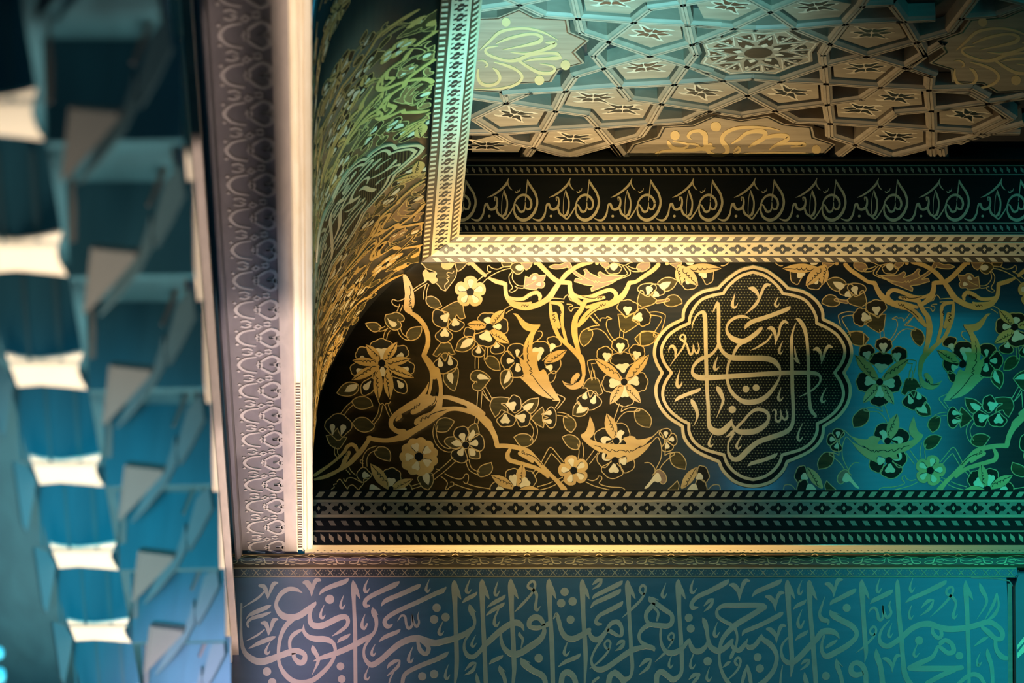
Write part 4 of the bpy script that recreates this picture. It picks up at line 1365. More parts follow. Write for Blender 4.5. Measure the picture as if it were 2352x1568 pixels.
# ---- small inscription frieze standing above the border
YF = YR + .004
FR = Plane(P(Vector((0, YF, 0))), (0, -1, 0))
def build_small_frieze():
    a = at_depth(1000, 372, YF); c = at_depth(mir(1000), 541, YF)
    t = thing('inscription_frieze', 'narrow dark upper frieze with one short gold inscription repeated under the coffered ceiling', 'frieze', ((a.x+c.x)/2, YF, c.z))
    g = MB(); g.box(((XR + 2*at_depth(AX,450,YF).x - XR)/2, YF+.015, (a.z+.12+c.z)/2), 2*(at_depth(AX,450,YF).x - XR), .03, a.z+.12-c.z); g.build('board', M['black'], t)
    ul, ur = 1040, mir(1040)
    zt = at_depth(0, 378.5, YF).z; w_ = 2*(at_depth(AX,450,YF).x - XR)
    g = MB(); g.box((XR + w_/2, YF-.0352, (zt + a.z - .001)/2), w_, .07, a.z - .001 - zt); g.build('top_moulding', M['black'], t)
    for v0, v1 in ((379, 381.5), (400, 402.3), (511.5, 514), (533.5, 536)):
        g = MB(); fill(g, [hband(v0, v1, ul, ur)], FR, .003, True); g.build('edge_line', M['dull'], t)
    for v0, v1, u0 in ((382.8, 398.5, 1052), (515.8, 531.5, 1052)):
        a_, g = MB(), MB(); fill(a_, [hband(v0-1, v1+1, ul, ur)], FR, .001); dia_row(g, FR, v0, v1, 15.75, 7.6, .002, u0, ur); build_multi('diamond_strip', [(a_, M['black']), (g, M['dull'])], t)
    for k in range(-1, 9):
        L = Inlay(FR, lambda u, k=k: u + k*141.6); L.near = .03; L.part('inscription'); L.text(ALLAH); L.emit(t)
    return t
build_small_frieze()

# ---- coffered ceiling
ZC = at_depth(AX, 372, YF).z
CE = Plane((0, 16, ZC), (0, 0, -1))
XL, XRR = XR, 2*at_depth(AX, 450, YF).x - XR
def c1(x, y): return (1050 + x/3.92, y/3.92)
def c2(x, y): return (1600 + x/3.128, y/3.128)
RIBS1 = ['145,1080 440,935 660,842 975,825 1465,790 1955,765 2352,738', '145,1080 345,1210 490,1295 690,1335 1005,1420', '20,1210 345,1210 780,1185 1265,1155 1735,1125 2050,1105 2270,1005',
 '620,1440 690,1335 780,1185 885,1005 975,825 1065,695 1320,620 1735,510 2115,405 2352,340', '20,872 440,935 885,1005 1165,1045 1265,1155 1395,1310 1500,1440', '1005,1420 1395,1310 1650,1240 1735,1125 1840,940 1955,765 2070,605 2150,500 2115,405 2035,50 2025,-60',
 '1840,940 1555,905 1465,790 1320,620 1230,510 1365,380 1590,208 1740,90 2035,50 2352,-10', '1840,940 2270,1005 2352,1022', '1365,380 1735,510 2070,605 2270,660', '1365,380 1120,300 1090,172 1040,-60', '780,150 1090,172 1590,208 2080,232 2352,247', '380,-30 560,48 780,150', '200,100 560,48 840,-10', '1395,1310 1425,1345 1500,1440', '1005,1420 1040,1440', '440,935 430,860 660,842']
RIBS2 = ['0,315 270,210 530,90 800,-20', '0,190 270,210 420,222 700,210 1070,178 1450,160 1700,150', '330,-20 530,90 700,210 960,320 1220,410 1495,490 1680,550', '1230,-20 1190,50 1070,178 960,320 910,400 920,480 930,605 940,755 960,890 965,990',
 '0,505 190,583 365,690 565,800 710,880 960,890 1320,912 1690,940 1990,960 2200,860', '0,600 190,583 400,572 605,590 930,605 1320,632 1670,650 1970,640 2080,700', '0,845 90,805 365,690 605,590 920,480 1220,410 1580,310 1490,160 1400,40 1190,50',
 '90,805 320,840 565,800 940,755 1190,720 1320,632 1495,490 1640,400 1580,310', '965,990 1140,1045 1400,1135 1690,1062 2030,990 2352,900', '1000,1150 1140,1045 1320,912 1440,822 1685,800 2080,760 2352,700', '1680,550 1670,650 1685,800 1690,940 1690,1062 1698,1150', '1640,400 1760,330', '1690,1062 1760,1070 1770,1150']
def mirror_cell(p):
    q = CE(*p); r = Vector((2*CXR - q.x, q.y, q.z)) - Vector((0, 0, CZ))
    cx_ = r.y*CT + r.z*ST; cy_ = -r.y*ST + r.z*CT
    return (UC + F*r.x/cx_, VC - F*cy_/cx_)
_q = CE(*c2(455, 400)); CXR = _q.x
RIBS_M = ['20,1210 345,1210 145,1080 440,935', '345,1210 490,1295', '380,-30 560,48 780,150 1090,172', '200,100 560,48 840,-10', '1090,172 1120,300 1365,380', '440,935 660,842 975,825', '20,872 440,935 885,1005', '1090,172 1040,-60', '1365,380 1230,510 1320,620', '1065,695 1320,620']
PANELS = [  # light hexagons and long cells: outline, palmettes (centre, turn)
 ([c1(*p) for p in ((145,1080),(440,935),(885,1005),(780,1185),(345,1210))], [(c1(525,1070), .5)]),
 ([c1(*p) for p in ((690,1335),(780,1185),(1265,1155),(1395,1310),(1005,1420))], [(c1(1045,1285), .1)]),
 ([c1(*p) for p in ((885,1005),(975,825),(1465,790),(1555,905),(1840,940),(1735,1125),(1265,1155),(1165,1045))], [(c1(1225,920), 0), (c1(1490,1020), 3.14)]),
 ([c1(*p) for p in ((1320,620),(1735,510),(2070,605),(1955,765),(1465,790))], [(c1(1690,645), -.2)]),
 ([c1(*p) for p in ((1365,380),(1590,208),(2080,232),(2115,405),(1735,510))], [(c1(1745,340), .3)]),
 ([c1(1840,940), c1(1955,765), c2(190,583), c2(365,690), c2(90,805)], [(c1(2190,870), .5)]),
 ([c1(1040,-60), c1(1090,172), c1(1590,208), c1(1740,90), c1(2035,50), c1(2025,-60), c1(1500,-130)], [(c1(1390,50), 0)]),
 ([c2(0,190), c2(270,210), c2(530,90), c2(330,-20), c2(-20,-20), c2(-80,30)], [(c2(235,75), .4)]),
 ([c2(530,90), c2(700,210), c2(1070,178), c2(1190,50), c2(800,-20)], [(c2(860,80), -.3)]),
 ([c2(605,590), c2(365,690), c2(565,800), c2(940,755), c2(930,605)], [(c2(665,695), .4)]),
 ([c2(960,320), c2(1070,178), c2(1490,160), c2(1580,310), c2(1220,410)], [(c2(1260,270), 0)]),
 ([c2(920,480), c2(1220,410), c2(1495,490), c2(1320,632), c2(930,605)], [(c2(1210,520), -.2)]),
 ([c2(1320,632), c2(1670,650), c2(1685,800), c2(1440,822), c2(1320,912), c2(960,890), c2(940,755), c2(1190,720)], [(c2(1440,730), .2), (c2(1190,815), 3.3)]),
 ([c2(1320,912), c2(1690,940), c2(1690,1062), c2(1400,1135), c2(1140,1045)], [(c2(1430,1015), .1)]),
 ([c2(1685,800), c2(2080,760), c2(2200,860), c2(1990,960), c2(1690,940)], [(c2(1950,855), .5)]),
 ([c1(60,1300), c1(345,1225), c1(490,1305), c1(660,1345), c1(610,1440), c1(60,1440)], [(c1(265,1350), 0)]),
]
def xy(p): q = CE(p[0], p[1]); return Vector((q.x, q.y))
def inset(poly, d):
    a = sum(poly[i].x*poly[(i+1) % len(poly)].y - poly[(i+1) % len(poly)].x*poly[i].y for i in range(len(poly)))
    sg = 1 if a > 0 else -1; out = []; n = len(poly)
    for i in range(n):
        p0, p1, p2 = poly[i-1], poly[i], poly[(i+1) % n]
        e1 = (p1-p0).normalized(); e2 = (p2-p1).normalized()
        n1 = Vector((-e1.y, e1.x))*sg; n2 = Vector((-e2.y, e2.x))*sg
        k = (n1+n2); k = k / max(.5, (1 + n1.dot(n2)))
        out.append(p1 + k*d)
    return out
PALM_OUT = [(-.062,-.008),(-.050,.004),(-.034,.012),(-.040,.026),(-.056,.030),(-.036,.040),(-.012,.030),(0,.036),(.012,.030),(.036,.044),(.056,.046),(.040,.028),(.036,.014),(.052,.006),(.064,-.004),(.048,-.010),(.036,-.014),(.042,-.028),(.058,-.036),(.034,-.040),(.012,-.030),(0,-.036),(-.012,-.030),(-.034,-.046),(-.056,-.050),(-.042,-.030),(-.034,-.016),(-.050,-.012)]
PALM_IN = [[(-.056,-.006),(-.034,.006),(-.020,0),(-.034,-.010)], [(.058,-.004),(.036,.008),(.020,0),(.036,-.010)], [(-.018,.004),(-.030,.016),(-.032,.030),(-.014,.024),(-.002,.028),(-.002,.008)], [(.004,.008),(.004,.028),(.018,.026),(.046,.041),(.032,.022),(.018,.004)], [(-.004,-.008),(-.004,-.028),(-.018,-.026),(-.046,-.045),(-.032,-.024),(-.018,-.006)], [(.018,-.006),(.032,-.018),(.046,-.034),(.018,-.026),(.002,-.030),(.002,-.008)]]
class Flat:
    """drawing surface in ceiling metres"""
    step = 1e9
    def __init__(s, z): s.z = z
    def __call__(s, x, y, h=0.0): return Vector((x, y, s.z - h))
def build_ceiling():
    mid = CE(1700, 200)
    t = thing('coffered_ceiling', 'light brown coffered ceiling of star lattice ribs with dark hollows and inlaid palmettes', 'ceiling panel', (mid.x, mid.y, ZC))
    g = MB(); yn = 14.5
    g.box(((XL+XRR)/2, (YF+yn)/2, ZC+.085), XRR-XL, YF-yn, .03); g.build('backing_board', M['hollow'], t)
    # ribs
    g = MB()
    for src, fn in ((RIBS1, c1), (RIBS2, c2), (RIBS_M, lambda x, y: mirror_cell(c1(x, y)))):
        for ln in src:
            pts = [xy(fn(*map(float, p.split(',')))) for p in ln.split()]
            for a, b in zip(pts[:-1], pts[1:]):
                d = (b-a); L = d.length
                if L < .01: continue
                d /= L; nn = Vector((-d.y, d.x)); a2 = a - d*.009; b2 = b + d*.009
                sec = [(-.027, .07), (-.025, .014), (-.015, .005), (-.012, 0), (-.0024, 0), (-.0020, .008), (.0020, .008), (.0024, 0), (.012, 0), (.015, .005), (.025, .014), (.027, .07)]
                A = [Vector((a2.x+nn.x*s, a2.y+nn.y*s, ZC+z)) for s, z in sec]; B = [Vector((b2.x+nn.x*s, b2.y+nn.y*s, ZC+z)) for s, z in sec]
                m = len(sec); g.add(A+B, [(i, (i+1) % m, m+(i+1) % m, m+i) for i in range(m)])
    g.build('rib_lattice', M['rib'], t)
    for poly, pals in PANELS:
        q = inset([xy(p) for p in poly], .036); q2 = inset([xy(p) for p in poly], .024)
        g = MB(); n = len(q); z1, z0 = ZC+.022, ZC+.07
        lo = [Vector((p.x, p.y, z1)) for p in q]; hi = [Vector((p.x, p.y, z0)) for p in q]
        g.add(lo+hi, [tuple(range(n)), tuple(range(2*n-1, n-1, -1))] + [(i, n+i, n+(i+1) % n, (i+1) % n) for i in range(n)])
        pan = g.build('coffer_panel', M['ceil'], t)
        for c, a in pals:
            o = xy(c); ca, sa = math.cos(a), math.sin(a)
            tr = lambda p, k=1.0: (o.x + (p[0]*ca - p[1]*sa)*k, o.y + (p[0]*sa + p[1]*ca)*k, 0)
            fl = Flat(z1)
            g = MB(); fill(g, [smooth([tr(p, 1.5) for p in PALM_OUT], True, .006)], MFlat(fl), .0012); pm = g.build('palmette', M['cream2'], pan)
            g = MB()
            for s_ in PALM_IN: fill(g, [smooth([tr(p, 1.38) for p in s_], True, .004)], MFlat(fl), .0022)
            g.build('palmette_petals', M['board'], pm)
    # rosette
    ro = [c2(*p) for p in ((45,340),(180,300),(315,245),(490,258),(650,240),(750,300),(885,330),(830,400),(835,465),(690,505),(570,555),(400,545),(240,558),(140,515),(25,480),(70,410))]
    q = [xy(p) for p in ro]; g = MB(); n = len(q)
    lo = [Vector((p.x, p.y, ZC+.015)) for p in q]; hi = [Vector((p.x, p.y, ZC+.07)) for p in q]
    g.add(lo+hi, [tuple(range(n)), tuple(range(2*n-1, n-1, -1))] + [(i, n+i, n+(i+1) % n, (i+1) % n) for i in range(n)])
    rs = g.build('rosette', M['ceil'], t)
    c = sum((p for p in q), Vector((0, 0))) / n
    fl = MFlat(Flat(ZC+.015))
    rad = sum((p-c).length for p in q)/n
    g = MB(); 
    def rl(pts, w, closed=False): ribbon(g, [(p[0], p[1], w) for p in pts], fl, .0016, closed, False)
    inn = [c + (p-c)*.94 for p in q]; rl([(p.x, p.y) for p in inn], .008, True)
    a0 = .2
    st = []
    for i in range(16):
        r = rad*(.90 if i % 2 == 0 else .52); ph = a0 + math.pi*i/8; st.append((c.x + r*math.cos(ph), c.y + r*math.sin(ph)))
    rl(st, .009, True)
    for i in range(8):
        ph = a0 + math.pi*(2*i+1)/8; k = rad*.52; rl([(c.x+k*math.cos(ph), c.y+k*math.sin(ph)), (c.x+rad*.92*math.cos(ph), c.y+rad*.92*math.sin(ph))], .007)
    g.build('star_lines', M['cream2'], rs)
    dk, lt = MB(), MB()
    disc2(dk, c.x, c.y, rad*.24, fl, .0009)
    for i in range(8):
        ph = a0 + math.pi*2*i/8
        def pt(r, a): return (c.x + rad*r*math.cos(a), c.y + rad*r*math.sin(a), 0)
        fill(dk, [[pt(.36, ph-.33)[:2], pt(.50, ph-.22)[:2], pt(.80, ph)[:2], pt(.50, ph+.22)[:2], pt(.36, ph+.33)[:2]]], fl, .0008, False)
        fill(lt, [[pt(.27, ph)[:2], pt(.36, ph-.2)[:2], pt(.46, ph)[:2], pt(.36, ph+.2)[:2]]], fl, .002, False)
        fill(lt, [[pt(.60, ph)[:2], pt(.66, ph-.06)[:2], pt(.76, ph)[:2], pt(.66, ph+.06)[:2]]], fl, .002, False)
        p2 = ph + math.pi/8
        for sg in (-1, 1):
            fill(dk, [[pt(.62, p2+sg*.06)[:2], pt(.84, p2+sg*.06)[:2], pt(.84, p2+sg*.26)[:2], pt(.72, p2+sg*.24)[:2]]], fl, .0008, False)
            fill(lt, [[pt(.70, p2+sg*.10)[:2], pt(.75, p2+sg*.15)[:2], pt(.80, p2+sg*.12)[:2], pt(.75, p2+sg*.08)[:2]]], fl, .002, False)
    dk.build('rosette_hollows', M['board'], rs); lt.build('rosette_petals', M['cream2'], rs)
    # inscribed cells
    cells = [([c1(*p) for p in ((60,200),(360,190),(560,110),(700,185),(1000,205),(1020,320),(1190,395),(1065,500),(1150,600),(920,660),(850,770),(575,785),(400,865),(60,845))], CALL1),
             ([c1(*p) for p in ((1500,1440),(1580,1330),(1800,1265),(1850,1170),(2120,1155),(2310,1075))] + [c2(*p) for p in ((115,858),(320,888),(515,857),(635,915),(832,935),(850,1010),(1000,1060),(900,1150))], CALL2)]
    cells.append(([mirror_cell(p) for p in cells[0][0]], CALL1))
    for ci, (poly, txt) in enumerate(cells):
        q = [xy(p) for p in poly]; n = len(q); g = MB()
        lo = [Vector((p.x, p.y, ZC+.016)) for p in q]; hi = [Vector((p.x, p.y, ZC+.07)) for p in q]
        g.add(lo+hi, [tuple(range(n)), tuple(range(2*n-1, n-1, -1))] + [(i, n+i, n+(i+1) % n, (i+1) % n) for i in range(n)])
        cell = g.build('inscribed_panel', M['ceil'], t)
        g = MB(); ribbon(g, [(p.x, p.y, .007) for p in inset(q, .012)], MFlat(Flat(ZC+.016)), .002, True); g.build('border_line', M['board'], cell)
        pl = Plane((0, 16, ZC+.016), (0, 0, -1)); L = Inlay(pl, (lambda u: u + 1095) if ci == 2 else None); L.near = 9; L.part('lettering'); L.text(txt); L.emit(cell)
    return t
class MFlat:
    step = .2; eps = 1e-5
    def __init__(s, f): s.f = f
    def __call__(s, x, y, h=0.0): return s.f(x, y, h)
CALL1 = '''
@ 1050 0 3.92
b 200,450,6 280,380,22 380,290,28 500,258,22 640,255,20 780,290,18 910,360,5
b 350,390,8 460,345,24 600,310,24 700,305,24 760,330,30 740,370,34 640,400,24 520,425,14 410,445,5
b 480,465,8 620,480,20 760,450,26 860,410,40 880,385,34 800,380,12
b 940,520,8 900,480,26 800,475,20 660,490,26 560,530,34 460,545,24 330,510,24 260,470,24 270,430,20 370,410,8
b 330,555,8 440,585,24 540,630,24 585,690,26 540,750,24 440,785,20 300,800,14 160,800,8
b 545,535,20 640,600,26 740,650,30 840,655,30 880,620,26 850,590,18 745,570,6
b 600,550,6 700,530,20 800,525,24 900,520,34 945,515,10
b 320,610,10 360,640,28 385,700,26 350,750,26 270,765,28 210,740,28 185,680,24 190,620,12
b 180,545,6 240,545,16 275,580,18 250,600,10
c 975,582 44
c 740,718 44
c 440,195 40
'''
CALL2 = '''
@ 1050 0 3.92
b 1780,1385,10 1840,1360,16 1960,1350,24 2080,1350,26 2200,1335,30 2280,1300,34
b 2110,1250,8 2080,1225,28 2110,1185,28 2190,1175,28 2240,1210,32 2240,1290,32 2300,1330,26
b 1900,1270,20 1920,1310,36 1960,1330,26 2040,1330,20 2080,1300,20 2020,1280,14 1940,1270,10
b 2080,1290,10 2160,1300,20 2200,1340,14
b 1800,1400,8 1820,1370,26 1790,1380,20
c 1962,1215 42
c 2320,1135 40
@ 1600 0 3.128
b 600,935,5 520,918,14 400,910,20 280,920,24 200,960,28 185,1010,34 220,1060,34 210,1100,26 150,1115,24 90,1090,30 65,1030,34 60,970,34 20,935,20
b 250,1030,8 300,1000,20 360,955,24 430,940,30 490,950,34 480,990,30 420,1030,22 370,1055,8
b 370,1055,6 440,1010,18 540,975,26 640,975,34 650,1000,28 560,1045,18 520,1075,8
b 540,1055,6 640,1030,18 740,1030,28 780,1040,20 680,1052,10
b 0,1060,14 60,1070,24 130,1060,12
b 270,1080,10 300,1055,18 310,1080,18 270,1110,20 400,1100,14 560,1095,16 760,1100,18 840,1115,10
c 142,907 34
c 860,1072 32
'''

ceil_ = build_ceiling()
bisect_tree(ceil_, Vector((0, YF - .002, 0)), Vector((0, 1, 0)))

# ================================================================ gilt frame, rails and the great verse frieze
UL, UR = 528, 2900
YG = 18.43                                   # depth of the verse board
GB = [(1251.5, 18.33), (1262, 18.385), (1265, 18.4), (1271, 18.425)]
def build_cornice():
    p = at_depth(AX, 1262, 18.4)
    t = thing('gilt_moulding', 'bright gilt moulding with a beaded lower edge running under the flowered panel', 'moulding', p)
    lath_body('moulding_body', GB, 700, UR, 18.49, M['cream'], t)
    s = Lath(GB); g = MB(); u = 722; k = 0
    while u < 2700:
        v = 1264.6 if k % 2 else 1267.6
        d = 1.7 if k % 2 else -1.7
        fill(g, [[(u-3, v-d*.5), (u+3, v-d*.5), (u, v+d*.5)]], s, .002, False); u += 7.9; k += 1
    g.build('bead_row', M['board'], t)
RL = [(1271.5, 18.415), (1275, 18.435), (1280, 18.45), (1288, 18.456), (1296, 18.456), (1303, 18.45)]
CURL = '''
@ 700 1100 5.6
b 960,990,6 1010,960,10 1060,990,6
b 965,1000,5 1010,1010,7 1055,1000,5
b 1005,1030,6 960,1000,8 850,982,9 740,995,8 700,1020,12 690,1060,16 660,1082,14 600,1085,12 570,1075,10 600,1055,6 690,1050,5
b 570,1028,5 620,1005,7 700,1005,9 760,1000,7 820,1035,6 920,1055,6 1000,1030,6
b 690,1050,7 760,1070,7 870,1090,8 960,1080,8 985,1060,8 980,1040,6
b 720,1045,6 780,1035,7 820,1045,6 790,1060,5 740,1055,5
b 1010,1030,6 1060,1000,8 1170,982,9 1280,995,8 1325,1020,12 1335,1060,16 1360,1082,14 1420,1085,12 1445,1075,10 1420,1055,6 1330,1050,5
b 1450,1028,5 1400,1005,7 1330,1005,9 1260,1000,7 1200,1035,6 1100,1055,6 1015,1030,6
b 1330,1050,7 1260,1070,7 1150,1090,8 1060,1080,8 1030,1060,8 1035,1040,6
b 1300,1045,6 1240,1035,7 1200,1045,6 1230,1060,5 1280,1055,5
b 670,1096,12 720,1096,12
b 750,1103,12 800,1103,12
b 1215,1100,12 1260,1100,12
b 1290,1093,12 1340,1093,12
'''
def build_rail():
    t = thing('carved_rail', 'dark hollow rail with pale curling scrolls beneath the gilt moulding', 'rail', at_depth(AX, 1290, 18.45))
    lath_body('rail_body', RL, UL, UR, 18.49, M['mid'], t)
    for k in range(-2, 12):
        L = Inlay(Lath(RL), lambda u, k=k: u + k*165.2 ); L.near = .03; L.part('scroll'); L.text(CURL); L.emit(t)
KH = [(1303, 18.435), (1326, 18.435)]
def build_khatam():
    t = thing('mosaic_strip', 'thin pierced mosaic strip edging the top of the large inscription panel', 'border', at_depth(AX, 1315, 18.435))
    lath_body('strip_body', KH, UL, 2336, 18.49, M['board'], t)
    s = Lath(KH)
    for a, c in ((1303.2, 1306.5), (1322.6, 1325)):
        g = MB(); fill(g, [[(UL, a), (2334, a), (2334, c), (UL, c)]], s, .004); g.build('edge_line', M['dull'], t)
    g = MB(); u = 560
    while u < 2330:
        for dx in (-1, 1): ribbon(g, [(u-6*dx, 1308, 1.7), (u, 1314.6, 1.7), (u+6*dx, 1321, 1.7)], s, .002, cap=False)
        for i in range(5):
            a = i*1.257 + .3
            disc2(g, u+14.2+6.0*math.cos(a), 1314.6+5.2*math.sin(a), 1.1, s, .002, 6)
        u += 28.4
    build_multi('lattice', [(g, M['dull'])], t)
VB = Plane(P(Vector((0, YG, 0))), (0, -1, 0))
def build_verse():
    a = at_depth(500, 1326, YG); c = at_depth(2334, 1760, YG)
    t = thing('calligraphy_frieze', 'large dark panel of tall flowing script lying below the mosaic strip', 'inscription panel', ((a.x+c.x)/2, YG, c.z))
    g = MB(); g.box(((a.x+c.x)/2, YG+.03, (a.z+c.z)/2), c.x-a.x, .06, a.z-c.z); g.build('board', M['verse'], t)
    g = MB(); ribbon(g, [(2230, 1326.5, 3), (2290, 1328, 3), (2318, 1334, 3), (2328, 1348, 3), (2331, 1400, 3), (2333, 1760, 3)], VB, .003, cap=False)
    ribbon(g, [(2319, 1340, 10), (2320, 1400, 10), (2322, 1760, 10)], VB, .0025, cap=False); g.build('border_line', M['script2'], t)
    ox = oy = 0; sc = 1
    for ln in VERSE.strip().splitlines():
        w = ln.split()
        if w[0] == '@': ox, oy, sc = map(float, w[1:]); continue
        L = Inlay(VB)
        if w[0] == 'c': nm = 'dot'
        else:
            ps = [tuple(map(float, x.rstrip('!').split(','))) for x in w[1:]]
            d = sum(math.hypot(ps[i+1][0]-ps[i][0], ps[i+1][1]-ps[i][1]) for i in range(len(ps)-1))
            wm = max(p[2] for p in ps)
            nm = 'letter_stroke' if d > 330 and wm > 40 else 'vowel_mark'
        L.part(nm); L.dm = 'script'; L.run('@ %f %f %f\n%s' % (ox, oy, sc, ln)); L.emit(t)
M['verse'] = mat('veil_tinted_lacquer', (0.028, 0.058, 0.074), (0.021, 0.045, 0.058), 0.5, 0.9, 0.26, (2, 20, 20))  # the flare's blue veil is put into the board's base colour
M['script'] = mat('veiled_script_wood', (0.34, 0.295, 0.20), (0.28, 0.24, 0.16), 0.55, 0.4, 0.4, (5, 14, 14))  # letters toned down to match the low contrast under the flare veil
M['script2'] = mat('worn_script_border', (0.25, 0.20, 0.13), (0.18, 0.15, 0.10), 0.55, 0.4, 0.4)
build_cornice(); build_rail(); build_khatam(); build_verse()

# ================================================================ raking frame on the near side
VPU, VPV = 725.0, 3900.0
_d = ray(VPU, VPV); EA = (-_d).normalized()          # runs up and towards the viewer
XA = Vector((1, 0, 0))
VB0 = 1262.0
def lane(u0, v): return u0 + (VPU - u0) * (v - VB0) / (VPV - VB0)
def rake_plane(u0, depth, off=0.0):
    p = at_depth(u0, VB0, depth); n = XA.cross(EA).normalized(); q = Plane(p, n)
    return Plane(p + q.n * off, n)
def rake_bar(name, pl, ua, ub, v0, v1, th, m, parent, prof=None, tilt=0.0):
    """bar between two lanes, from sight row v0 (foot) to v1 (near end), thickness th behind its face"""
    a, b = pl(lane(ua, v0), v0), pl(lane(ub, v0 + tilt), v0 + tilt); c, d = pl(lane(ub, v1), v1), pl(lane(ua, v1), v1)
    g = MB()
    if prof is None: g.prism([a, b, c, d], -pl.n * th)
    else:
        # prof: (0..1 across, height)
        A = [a + (b-a)*x + pl.n*h for x, h in prof] + [b - pl.n*th, a - pl.n*th]
        B = [d + (c-d)*x + pl.n*h for x, h in prof] + [c - pl.n*th, d - pl.n*th]
        n = len(A); g.add(A+B, [tuple(range(n)), tuple(range(2*n-1, n-1, -1))] + [(i, n+i, n+(i+1) % n, (i+1) % n) for i in range(n)])
    return g.build(name, m, parent)
TOPV = -140
RP = rake_plane(700, 18.33)
M['post'] = mat('cream_painted_post', (0.88, 0.76, 0.58), (0.80, 0.66, 0.46), 0.45, 0.2, 0.35, (30, 3, 3))
M['mauve'] = mat('mauve_brown_wood', (0.15, 0.125, 0.12), (0.11, 0.09, 0.088), 0.55, 0.4, 0.4, (30, 5, 5))
M['mauve2'] = mat('worn_pale_scroll', (0.44, 0.37, 0.33), (0.33, 0.275, 0.245), 0.55, 0.4, 0.4)
M['blue'] = mat('haze_tinted_soffit', (0.025, 0.085, 0.115), (0.018, 0.06, 0.085), 0.5, 0.4, 0.45, (20, 3, 3))  # blue flare haze over the shadowed soffit put into its colour
def build_post():
    t = thing('gilt_post', 'broad pale gilt post with a beaded groove framing the flowered panel', 'post', RP(708, VB0))
    rake_bar('post_face', RP, 697, 719, 1259, TOPV, .05, M['post'], t, [(0, 0), (.12, .008), (.30, .008), (.36, .002), (.44, .010), (.95, .012), (1, .006)], -6)
    rake_bar('bead_groove', RP, 682, 697, 1264, TOPV, .05, M['post'], t, [(0, .006), (.12, .008), (.2, -.004), (.8, -.004), (.9, .003), (1, .003)])
    g = MB(); v = 1258.0
    while v > 880:
        a, b = lane(684.8, v), lane(694.2, v)
        fill(g, [[(a, v), (b, v), (b, v-2.6), (a, v-2.6)]], RP, -.0015, False); v -= 5.6 + (1258-v)*.003
    g.build('beads', M['mid'], t)
    return t
build_post()
SCROLL = [  # one repeat of the carved scroll: across 0..1 (1 = post side), along 0..1
 [(.42,.30,.9),(.16,.22,1.1),(.03,.0,1.4),(.16,-.22,1.1),(.42,-.30,.9)],
 [(.42,.0,.8),(.58,.20,1.2),(.76,.33,1.5),(.90,.20,1.6),(.84,.03,1.2),(.70,.0,1.0)],
 [(.42,.0,.8),(.58,-.20,1.2),(.76,-.33,1.5),(.90,-.20,1.6),(.84,-.03,1.2),(.70,.0,1.0)],
 [(.05,.22,1.2),(.0,.26,1.2)], [(.05,-.22,1.2),(.0,-.26,1.2)],
 [(.12,.42,1.0),(.24,.38,1.0),(.34,.46,1.0),(.24,.5,.8)], [(.12,-.42,1.0),(.24,-.38,1.0),(.34,-.46,1.0)],
 [(.40,.40,1.0),(.48,.34,1.0),(.56,.42,1.0),(.48,.48,1.0),(.40,.40,.8)], [(.44,.12,.9),(.52,.08,.9),(.52,-.06,.9),(.44,-.12,.9)],
 [(.60,.46,1.0),(.70,.42,1.2),(.74,.48,1.0)], [(.60,-.46,1.0),(.70,-.42,1.2),(.74,-.48,1.0)],
 [(.84,.03,1.4),(.95,.02,1.0),(1.08,0,.3)], [(.84,-.03,1.4),(.95,-.02,1.0),(1.08,0,.3)]]
def build_strip():
    t = thing('carved_soffit', 'mauve brown raking strip with a repeated pale scroll beside the gilt post', 'carved strip', RP(620, VB0))
    sp = rake_plane(700, 18.33, -.02)
    rake_bar('strip_board', sp, 553, 684, 1274, TOPV, .04, M['mauve'], t)
    rake_bar('plain_edge', rake_plane(700, 18.33, -.012), 655, 683, 1266, TOPV, .03, M['mauve3'], t)
    # equal steps along the rake
    o = sp(lane(570, 1255), 1255); A = (sp(lane(570, 1209), 1209) - o); bx = sp(lane(662, 1255), 1255) - o
    k = 0
    class Loc:
        step = 1e9
        def __call__(s, x, y, h=0.0): return o + bx*x + A*y + sp.n*h
    SL = Loc(); per = A.length; wid = bx.length
    for k in range(0, 60):
        if (o + A*k).y < 11.0: break
        g = MB()
        for st in SCROLL:
            q = smooth([(x, y + k, w*.055, 0) for x, y, w in st], False, .08)
            ribbon(g, q, SL, .004, cap=False)
        g.build('scroll', M['mauve2'], t)
    return t
M['mauve3'] = mat('pale_edge_wood', (0.46, 0.37, 0.31), (0.36, 0.29, 0.245), 0.55, 0.4, 0.4, (30, 5, 5))
build_strip()
def build_edges():
    t = thing('thin_moulding', 'slender dark raking moulding with a cut foot lying between the carved strip and the pale gilt edge', 'moulding', RP(550, VB0))
    rake_bar('moulding_body', rake_plane(700, 18.33, .015), 539, 556, 1284, TOPV, .05, M['mauve'], t, [(0, 0), (.3, .016), (.8, .012), (1, 0)], -14)
    t = thing('soffit_board', 'dark raking board in shadow behind the slender moulding', 'board', RP(520, VB0))
    rake_bar('board_body', rake_plane(700, 18.33, -.05), 380, 560, 1300, TOPV, .03, M['blue'], t)
    t = thing('gilt_edge', 'pale gilt raking edge bordering the stepped vault, sharp at its foot and blurred above', 'moulding', at_depth(505, VB0, 16.5))
    gp = rake_plane(505, 16.5)
    rake_bar('edge_face', gp, 497, 514, 1720, TOPV, .05, M['post'], t, [(0, 0), (.08, .006), (.92, .006), (1, 0)])
    rake_bar('edge_return', rake_plane(505, 16.5, -.03), 514, 531, 1720, TOPV, .05, M['mauve3'], t)
build_edges()

